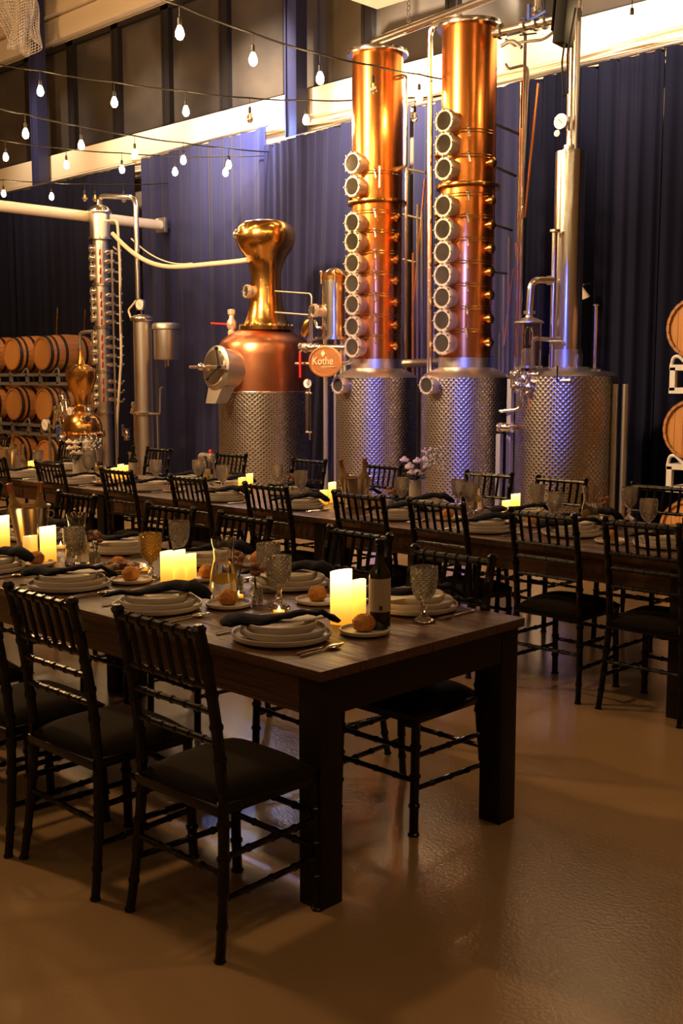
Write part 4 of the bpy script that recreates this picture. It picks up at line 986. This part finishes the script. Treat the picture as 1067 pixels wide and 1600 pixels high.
for i, (l, r) in enumerate(((985,1085),(850,905),(740,795),(575,622),(462,508),(340,390),(232,270),(95,135),(-10,25))):
    x = (xo(l, 780, 6.35)+xo(r, 780, 6.35))/2; chair(x, 6.10, PI, B_+'%s from the right on the far side of the rear table' % ORD[i], .05)

# ================================================================== TABLEWARE
def lathe_thing(name, prof, m, cat, n=32, closed=False):
    return MB().lathe(prof, n, None, closed).build(name, m, None, 40, label=name, cat=cat)
def plate_prof(r, h, t_=.004):
    return [(0,.0),(r*.80,.0),(r*.86,.002),(r*.97,h*.35),(r,h*.8),(r-.001,h),(r-.006,h),(r-.010,h*.5),(r*.84,.009),(r*.75,.007),(0,.007)]
PL = {k: Proto(lathe_thing(n, plate_prof(r, h), 'stoneware', 'plate', 40)) for k, n, r, h in (('big','dinner_plate',.168,.026),('mid','salad_plate',.146,.030),('small','small_bowl',.120,.036),('bread','bread_plate',.088,.018))}
def napkin_proto(seed):
    rg = random.Random(seed); pts = []; rs = []
    for i in range(19):
        u = i/18; x = -.20+.40*u
        drop = 0 if abs(x) < .13 else -(abs(x)-.13)*.42
        pts.append((x, .018*math.sin(u*7+seed), .012+drop+.012*math.sin(u*9+seed*2)+(.012 if u > .8 else 0))); rs.append((.040+.014*math.sin(u*5+seed)+rg.uniform(-.004,.004))*(.45 if i in (0,18) else 1))
    b = MB().tube(pts, rs, 12, True, .32)
    for k in range(len(b.v)):
        v = b.v[k]; b.v[k] = (v[0]+rg.uniform(-.002,.002), v[1]+rg.uniform(-.003,.003), v[2]+rg.uniform(-.0025,.0025))
    return b.build('cloth_napkin', 'napkin_navy', None, 70, label='napkin', cat='napkin')
NP = [Proto(napkin_proto(s)) for s in (1, 4)]
KP = Proto(MB().box((0,0,.0012), (.10,.21,.0016)).build('menu_card', 'card', None, label='card', cat='card'))
def cut_proto(kind):
    o = thing(kind, kind, 'cutlery')
    hp = [(0,-.10,.003),(0,-.06,.004),(0,-.01,.004),(0,.02,.005)]
    MB().tube(hp, [.0045,.0042,.003,.0028], 8).build('handle', 'cutlery', o)
    if kind == 'table_knife': MB().add([(-.003,.02,.002),(.003,.02,.002),(.008,.06,.002),(.006,.11,.002),(-.002,.12,.002),(-.003,.02,.0045),(.003,.02,.0045),(.008,.06,.003),(.006,.11,.003),(-.002,.12,.003)], [(4,3,2,1,0),(5,6,7,8,9),(0,1,6,5),(1,2,7,6),(2,3,8,7),(3,4,9,8),(4,0,5,9)]).build('blade', 'cutlery', o)
    if kind == 'table_spoon': MB().sphere((0,.055,.008), .02, 12, 8, (1,1.7,.35)).build('spoon_bowl', 'cutlery', o)
    if kind == 'table_fork':
        f = MB().box((0,.045,.006), (.022,.03,.003))
        for k in range(4): f.box((-.0095+.0063*k,.08,.007), (.003,.045,.0025))
        f.build('tines', 'cutlery', o)
    return o
KN, SP, FK = (Proto(cut_proto(k)) for k in ('table_knife', 'table_spoon', 'table_fork'))
def goblet_proto(m, nm='water_goblet'):
    o = thing(nm, 'goblet', 'glass')
    sc = lambda L_: [(a*1.16, b*1.18) for a, b in L_]
    pr = [(0,.062),(.010,.062),(.022,.070),(.034,.088),(.041,.115),(.043,.145),(.042,.168),(.0405,.170),(.039,.168),(.040,.145),(.038,.116),(.031,.092),(.018,.078),(0,.075)]
    MB().lathe(sc(pr), 32).build('bowl', m, o)
    MB().lathe(sc([(0,0),(.036,0),(.037,.004),(.028,.010),(.012,.018),(.0085,.030),(.013,.038),(.0085,.046),(.010,.058),(.011,.062),(0,.062)]), 24).build('stem', 'glass', o)
    return o
GO, GA = Proto(goblet_proto('glass_pressed')), Proto(goblet_proto('glass_amber', 'amber_goblet'))
def carafe_proto():
    o = thing('water_carafe', 'carafe', 'carafe')
    MB().lathe([(0,0),(.050,0),(.054,.006),(.053,.03),(.044,.10),(.034,.145),(.036,.18),(.044,.215),(.042,.216),(.034,.18),(.0315,.145),(.041,.10),(.050,.03),(.048,.010),(0,.008)], 36).build('vessel', 'glass', o)
    MB().lathe([(0,.0085),(.0475,.0105),(.0495,.03),(.0405,.10),(.0345,.13),(0,.13)], 32).build('water', 'water', o)
    MB().lathe([(.0,0),(.022,0),(.024,.004),(.022,.008),(0,.008)], 18, faceM((.012,-.02,.07), (.6,-.6,.3))).build('lemon_slice', 'lemon', o)
    return o
_c = carafe_proto()
for k_ in _c.children: k_.scale = (1.12, 1.12, 1.14)
for k_ in _c.children: k_.location = k_.location*1.13
CR = Proto(_c)
def roll_proto():
    rg = random.Random(9)
    b = MB().sphere((0,0,.026), .040, 22, 14, (1,.92,.82), .07, rg)
    for k, v in enumerate(b.v):
        if v[2] < 0.003: b.v[k] = (v[0], v[1], .002)
    return b.build('bread_roll', 'bread', None, 80, label='roll', cat='bread')
RO = Proto(roll_proto())
def candle_proto(h, r, m='candle_wax', nm='pillar_candle'):
    o = thing(nm, 'candle', 'candle'); n = 20; rg = random.Random(int(h*1000)); rings = []
    pr = []; vs = []; fs = []
    zs_ = [0, h*.33, h*.66, None, None, None, None]
    lvl = [(1,0),(1.02,.33),(1,.66)]
    for k in range(6):
        for i in range(n):
            a = 2*PI*i/n; q = 1/max(abs(math.cos(a)), abs(math.sin(a)))**.38; rim = h*(1+.022*math.sin(a+1)+.008*math.sin(2*a))
            rr, z = ((r*q,0),(r*q*1.01,h*.4),(r*q,h*.8),(r*q,rim-.002),(r*q*.78,rim-.003),(r*q*.5,h*.95))[k]
            vs.append((rr*math.cos(a), rr*math.sin(a), z))
    for k in range(5):
        for i in range(n): fs.append((k*n+i, k*n+(i+1) % n, (k+1)*n+(i+1) % n, (k+1)*n+i))
    fs += [tuple(range(n))[::-1], tuple(5*n+i for i in range(n))]
    MB().add(vs, fs).build('wax_body', m, o, 40)
    MB().lathe([(.0,h*.94),(.004,h*.95),(.0035,h*.98),(0,h*1.0)], 8).build('led_flame', 'flame', o)
    return o
CA = {h: Proto(candle_proto(h/100, r)) for h, r in ((19,.036),(17,.035),(14,.027),(12,.026),(10,.026))}
CD = Proto(candle_proto(.115, .032, 'candle_dim'))
def tealight_proto():
    o = thing('tea_light', 'tea light', 'candle')
    MB().lathe([(0,0),(.024,0),(.027,.03),(.025,.03),(.022,.006),(0,.005)], 18).build('cup', 'glass', o)
    MB().lathe([(0,.006),(.021,.007),(.022,.018),(0,.018)], 16).build('wax_body', 'candle_wax', o)
    MB().lathe([(0,.018),(.005,.024),(0,.036)], 8).build('led_flame', 'flame', o); return o
TL = Proto(tealight_proto())
def wine_proto(dark):
    o = thing('wine_bottle', 'bottle', 'bottle')
    MB().lathe([(0,.004),(.030,0),(.037,.005),(.0375,.19),(.034,.205),(.020,.225),(.0145,.245),(.0138,.30),(.0160,.302),(.0160,.315),(.0135,.318),(0,.318)], 32).build('glass_body', 'bottle_dark' if dark else 'bottle_clear', o)
    MB().lathe([(.0142,.25),(.0144,.30),(.0166,.302),(.0166,.316),(0,.321)], 24).build('foil', 'black' if dark else 'foil', o)
    if dark:
        lb = MB(); vs = []; fs = []
        for j in (0,1):
            for i in range(25): a = R(-180+i*13); vs += [(.0380*math.cos(a), .0380*math.sin(a), .07+.115*j)]
        fs = [(i, i+1, 26+i, 25+i) for i in range(24)]
        o2 = lb.add(vs, fs).build('label', 'label_paper', o)
        MB().box((.0295,-.0268,.085), (.011,.002,.014), rot=(0,0,R(42))).build('label_mark', 'label_mark', o2)
    return o
WD, WC = Proto(wine_proto(True)), Proto(wine_proto(False))
def bucket_proto():
    o = thing('wine_bucket', 'bucket', 'bucket')
    MB().lathe([(0,.004),(.068,.0),(.072,.004),(.098,.20),(.104,.203),(.103,.209),(.096,.206),(.070,.010),(0,.010)], 44).build('pail', 'bucket_steel', o)
    for s in (-1,1): MB().torus(.02,.004, Matrix.Translation((s*.104,0,.165)) @ Matrix.Rotation(PI/2,4,'X'), 16, 6).build('ring_handle', 'bucket_steel', o)
    rg = random.Random(2); b = MB()
    for k in range(60):
        a, q = rg.uniform(0, 6.3), rg.uniform(0, .068); b.box((q*math.cos(a), q*math.sin(a), .15+rg.uniform(0,.02)), (.022,.022,.022), rot=(rg.uniform(0,3),rg.uniform(0,3),0))
    b.build('ice', 'water', o)['kind'] = 'stuff'
    return o
BU = Proto(bucket_proto())
def bouquet(loc, label, s=1.0, tall=.12):
    o = thing('flower_vase', label, 'flowers', loc)
    MB().lathe([(0,0),(.038,0),(.045,.01),(.043,.10*s),(.041,.10*s),(.043,.012),(0,.008)], 24).build('vase', 'stoneware', o)
    rg = random.Random(int(loc[0]*100))
    lf = MB()
    for k in range(60):
        a = rg.uniform(0,6.3); q = rg.uniform(.01,.085)*s; z = .10*s+rg.uniform(-.01,.05)
        d = Vector((math.cos(a), math.sin(a), rg.uniform(-.3,.8))).normalized(); p = Vector((q*math.cos(a)*.6, q*math.sin(a)*.6, z)); w = d.cross(Vector((0,0,1))).normalized()*.010; e = p+d*.045
        lf.add([p, p+d*.022+w, e, p+d*.022-w, p+d*.022+Vector((0,0,.004))], [(0,1,4),(1,2,4),(2,3,4),(3,0,4),(3,2,1,0)])
    lf.build('leaves', 'leaf', o)['kind'] = 'stuff'
    for k in range(9):
        a = 2*PI*k/9; q = (.02 if k % 3 == 0 else .055)*s; z = .10*s+.045+.03*(k % 3)*s
        b = MB(); c = Vector((q*math.cos(a), q*math.sin(a), z))
        for j in range(7):
            aa = 2*PI*j/7; b.sphere(c+Vector((.018*math.cos(aa), .018*math.sin(aa), 0)), .017, 7, 5, (1,1,.8))
        b.sphere(c+Vector((0,0,.010)), .019, 7, 5).build('bloom', 'petal', o)
    b = MB()
    for k in range(60):
        a, q = rg.uniform(-.6,1.4), rg.uniform(.04,.14)*s; c = Vector((q*math.cos(a), q*math.sin(a), .15*s+rg.uniform(.0,.10)*s)); b.sphere(c, .008, 5, 4)
    b.build('tiny_blossoms', 'petal_small', o)['kind'] = 'stuff'
    b = MB()
    for k in range(14):
        a = -.6+2.0*k/14; b.tube([(0,0,.09*s), (.05*math.cos(a)*s,.05*math.sin(a)*s,.15*s), (.11*math.cos(a)*s,.11*math.sin(a)*s,.21*s)], .0015, 4)
    b.build('stems', 'leaf', o)['kind'] = 'stuff'
    return o
def budvase_proto():
    o = thing('bud_vase', 'bud vase', 'flowers')
    MB().lathe([(0,0),(.020,0),(.022,.004),(.022,.05),(.018,.058),(.020,.064),(.018,.064),(.019,.05),(.019,.008),(0,.006)], 20).build('vase', 'glass_pressed', o)
    rg = random.Random(4); b = MB()
    for k in range(5):
        a = rg.uniform(0,6.3); b.tube([(0,0,.02), (.010*math.cos(a),.010*math.sin(a),.08), (.022*math.cos(a),.022*math.sin(a),.115+.012*k)], .0015, 5)
    b.build('stems', 'leaf', o)
    for k in range(5):
        a = k*2.3; MB().sphere((.02*math.cos(a), .02*math.sin(a), .115+.010*k), .014, 9, 7, (1,1,.8), .2, rg).build('bloom', 'dried_bloom', o)
    return o
BV = Proto(budvase_proto())
def platter_proto(m):
    o = thing('food_platter', 'platter', 'food')
    MB().lathe([(0,0),(.08,0),(.11,.018),(.125,.030),(.122,.031),(.105,.020),(.078,.007),(0,.006)], 36).build('dish', 'stoneware', o)
    rg = random.Random(8)
    for k in range(26):
        a, q = rg.uniform(0,6.3), .09*math.sqrt(rg.random()); MB().sphere((q*math.cos(a), q*math.sin(a), .028+.02*(1-q/.09)), rg.uniform(.014,.022), 8, 6, (1.2,.9,.6), .15, rg).build('morsel', m if k % 4 else ('salad' if m == 'meat' else 'bread'), o)
    return o
PM, PS = Proto(platter_proto('meat')), Proto(platter_proto('salad'))

def T(px, py, z=TZ): p = at(px, py, Z=z); return p
def setting(px, py, side, where, bread=None, cut=True, card=True, nap=None, loc=None):
    c = T(px, py) if loc is None else Vector(loc); z = TZ+.001
    f = 1 if side == 'near' else -1
    PL['big'].put((c.x, c.y, z), 0, 'widest plate of the stack at '+where, 'dinner plates')
    PL['mid'].put((c.x+.002, c.y+.003, z+.013), 0, 'middle plate of the stack at '+where, 'salad plates')
    PL['small'].put((c.x-.003, c.y+.001, z+.026), 0, 'small bowl topping the stack at '+where, 'top bowls')
    if card: KP.put((c.x+.01, c.y+.045*f, z+.0605), R(-12 if f > 0 else 168), 'pale menu card under the napkin, '+where, 'menu cards')
    NP[rnd.randrange(2)].put((c.x, c.y, z+.064), R(52 if nap is None else nap)+rnd.uniform(-.12,.12), 'navy napkin over the plates at '+where, 'navy napkins')
    if cut:
        KN.put((c.x+f*.195, c.y-f*.02, z), (0 if f > 0 else PI)+rnd.uniform(-.06,.06), 'steel knife at '+where, 'cutlery')
        SP.put((c.x+f*.222, c.y-f*.03, z), (0 if f > 0 else PI)+rnd.uniform(-.06,.06), 'steel spoon at '+where, 'cutlery')
        FK.put((c.x-f*.192, c.y-f*.02, z), (0 if f > 0 else PI)+rnd.uniform(-.06,.06), 'steel fork at '+where, 'cutlery')
    if bread:
        b = T(*bread); PL['bread'].put((b.x, b.y, z), 0, 'small bread plate serving '+where, 'bread plates')
        RO.put((b.x-.008, b.y+.004, z+.0075), rnd.uniform(0,6), 'browned round bread roll serving '+where, 'bread rolls')
NS = 'the front table\'s '
setting(440, 998, 'near', NS+'nearest corner setting', (570, 990))
setting(246, 952, 'near', NS+'second near-side setting', (357, 948))
setting(108, 918, 'near', NS+'third near-side setting', (205, 910))
setting(-18, 892, 'near', NS+'left-edge near-side setting', (57, 884))
setting(646, 952, 'far', NS+'far setting behind the right-end goblet', (497, 942))
setting(452, 916, 'far', NS+'far setting behind the two goblets', (325, 906))
setting(330, 880, 'far', NS+'far setting behind the water carafe', (405, 884))
setting(192, 862, 'far', NS+'far setting behind the dish of meat', (185, 893))
setting(60, 842, 'far', NS+'far setting beside the wine bucket', None)
def glass(px, py, label, amber=False): p = T(px, py); (GA if amber else GO).put((p.x, p.y, TZ+.001), rnd.uniform(0,6), label, 'goblets')
glass(436, 950, 'pressed glass goblet in front, beyond the nearest plates')
glass(420, 925, 'pressed glass goblet half hidden behind the nearest goblet')
glass(662, 972, 'pressed glass goblet right of the dark wine bottle')
glass(236, 905, 'goblet glowing amber left of the trio of candles', True)
glass(281, 880, 'pressed glass goblet behind the trio of candles')
glass(117, 893, 'chevron pressed goblet in front of the left carafe')
p = T(350, 938); CR.put((p.x, p.y, TZ+.001), R(200), 'tall glass water carafe with lemon on the front table, nearest', 'water carafes')
p = T(122, 885); CR.put((p.x, p.y, TZ+.001), R(20), 'glass water carafe behind the chevron goblet on the front table', 'water carafes')
p = T(593, 985); WD.put((p.x, p.y, TZ+.001), R(0), 'dark wine bottle with cream label, on the front table', 'wine bottles')
def cand(px, py, h, label, dim=False): p = T(px, py); (CD if dim else CA[h]).put((p.x, p.y, TZ+.001), rnd.uniform(-.2,.9), label, 'LED pillar candles')
cand(533, 974, 19, 'tallest glowing pillar candle, left of the dark wine bottle')
cand(560, 966, 14, 'shorter glowing candle against the dark wine bottle')
cand(261, 913, 14, 'left and tallest candle of the trio on the front table')
cand(280, 911, 14, 'middle candle of the trio on the front table')
cand(297, 909, 12, 'right candle of the trio on the front table')
cand(76, 878, 17, 'glowing candle in front of the wine bucket')
cand(48, 874, 10, 'dim short candle in front of the wine bucket', True)
cand(4, 858, 17, 'glowing candle at the left edge of the front table')
def tea(px, py, label): p = T(px, py); TL.put((p.x, p.y, TZ+.001), 0, label, 'tea lights')
tea(372, 937, 'tiny tea light beside the bread plate and carafe'); tea(436, 962, 'tiny tea light at the foot of the nearest goblet'); tea(226, 893, 'tiny tea light left of the amber goblet'); tea(95, 858, 'tiny tea light right of the front wine bucket')
def bud(px, py, label): p = T(px, py); BV.put((p.x, p.y, TZ+.001), rnd.uniform(0,6), label, 'bud vases')
bud(402, 944, 'cut-glass bud vase of dried flowers beside the nearest goblet'); bud(150, 884, 'bud vase of dried flowers before the dish of meat'); bud(372, 925, 'bud vase of dried flowers behind the tea light')
p = T(186, 895); PM.put((p.x, p.y, TZ+.001), 0, 'dish of dark roasted meats left of the amber goblet', 'dishes of food')
def bucket(px, py, label, bl, n=2, rzb=0):
    p = T(px, py); BU.put((p.x, p.y, TZ+.001), R(40), label, 'wine buckets')
    for k in range(n):
        o = WC.put((p.x-RT.x*(.038-.076*k), p.y-RT.y*(.038-.076*k), TZ+.013), 0, bl % ('left', 'right')[k], 'bottles in wine buckets')
        o.rotation_euler = (0, R(-13 if k == 0 else 3), YAW)
bucket(50, 852, 'steel wine bucket with two bottles on the front table', '%s wine bottle in the front table bucket')
# rear table
RN = 'the rear table\'s '
nr = [(1040,856),(893,838),(757,832),(618,812),(468,796),(348,784),(232,768),(122,758),(36,748)]
brn = [(955,848),(833,822),(700,812),(590,795),None,None,None,None,None]
for i, (x, y) in enumerate(nr): setting(x, y-2, 'near', RN+'%s near-side setting from right' % ORD[i], brn[i], card=True)
fr = [(1000,808),(890,800),(700,790),(600,778),(455,772),(345,764),(262,757),(150,745),(60,737)]
for i, (x, y) in enumerate(fr):
    c = T(x, y); c.y = 5.60; setting(x, y, 'far', RN+'%s far-side setting from right' % ORD[i], None, cut=False, loc=c)
for px, py, lab in ((1012,836,'goblet at the right end of the rear table, in front'),(982,812,'goblet at the right end of the rear table, behind'),(866,822,'goblet left of the clear carafe on the rear table, in front'),(838,806,'goblet left of the clear carafe on the rear table, behind'),
    (734,802,'goblet at the left of the rear candles, in front'),(716,796,'goblet at the left of the rear candles, behind'),(627,793,'pressed glass tumbler-goblet in front of the white bouquet'),(470,779,'goblet just left of the middle pair of candles'),(433,767,'goblet in front of the pot still base'),(348,768,'goblet just left of the left pair of candles'),(310,757,'goblet left of the middle carafe'),(244,757,'goblet right of the rear wine bottle'),(138,748,'goblet beside the white roses'),(60,738,'goblet at the far left behind the candles')):
    glass(px, py, 'clear pressed '+lab)
for px, py, lab in ((921,826,'right'),(741,798,'middle-right'),(328,761,'middle-left'),(157,748,'left'),(32,735,'far-left')):
    p = T(px, py); CR.put((p.x, p.y, TZ+.001), rnd.uniform(0,6), 'glass water carafe, the %s one on the rear table' % lab, 'water carafes')
cand(196, 745, 10, 'rear candle behind the tallest one by the rear wine bottle')
for px, py, h, lab in ((805,806,14,'taller candle of the right pair on the rear table'),(791,812,12,'shorter candle of the right pair on the rear table'),(519,785,14,'taller candle of the middle pair on the rear table'),(506,788,10,'shorter candle of the middle pair on the rear table'),
    (390,764,12,'taller candle of the left pair on the rear table'),(378,766,10,'shorter candle of the left pair on the rear table'),(189,747,12,'tallest candle beside the rear wine bottle'),(179,749,10,'short candle beside the rear wine bottle'),(49,737,10,'small candle at the far left of the rear table')):
    cand(px, py, h, lab)
p = T(209, 758); WD.put((p.x, p.y, TZ+.001), R(20), 'dark wine bottle with pale label on the rear table', 'wine bottles')
bucket(557, 793, 'steel wine bucket with two bottles on the rear table', '%s wine bottle in the rear middle bucket')
bucket(13, 735, 'steel wine bucket at the far left of the rear table', '%s wine bottle in the far-left bucket')
p = T(627, 783); bouquet((p.x+.06, p.y+.08, TZ+.001), 'white bouquet with sprigs in a pale vase before the copper columns', 1.5)
p = T(122, 745); bouquet((p.x, p.y, TZ+.001), 'white roses in a low vase below the small gold still', 1.6)
bud(945, 818, 'bud vase of dried flowers right of the rear carafe'); bud(455, 775, 'bud vase of dried flowers left of the middle candles'); bud(612, 800, 'small cut-glass bud vase left of the white bouquet')
for px, py, lab, pr in ((118,752,'dish of dark salad below the white roses',PM),(212,757,'bowl of snacks right of the rear wine bottle',PS),(47,742,'dish of food at the far left of the rear table',PS),(168,758,'dish of nuts in front of the left rear candles',PS)):
    p = T(px, py); pr.put((p.x, p.y, TZ+.001), 0, lab, 'dishes of food')
for px, py, lab in ((1050,838,'at the right edge'),(775,818,'left of the right pair of candles'),(490,786,'left of the middle candles'),(272,768,'by the left-hand goblets'),(548,782,'behind the middle bucket')):
    p = T(px, py); PL['bread'].put((p.x, p.y, TZ+.001), 0, 'small bread plate on the rear table '+lab, 'bread plates'); RO.put((p.x, p.y, TZ+.0085), rnd.uniform(0,6), 'browned bread roll on the rear table '+lab, 'bread rolls')
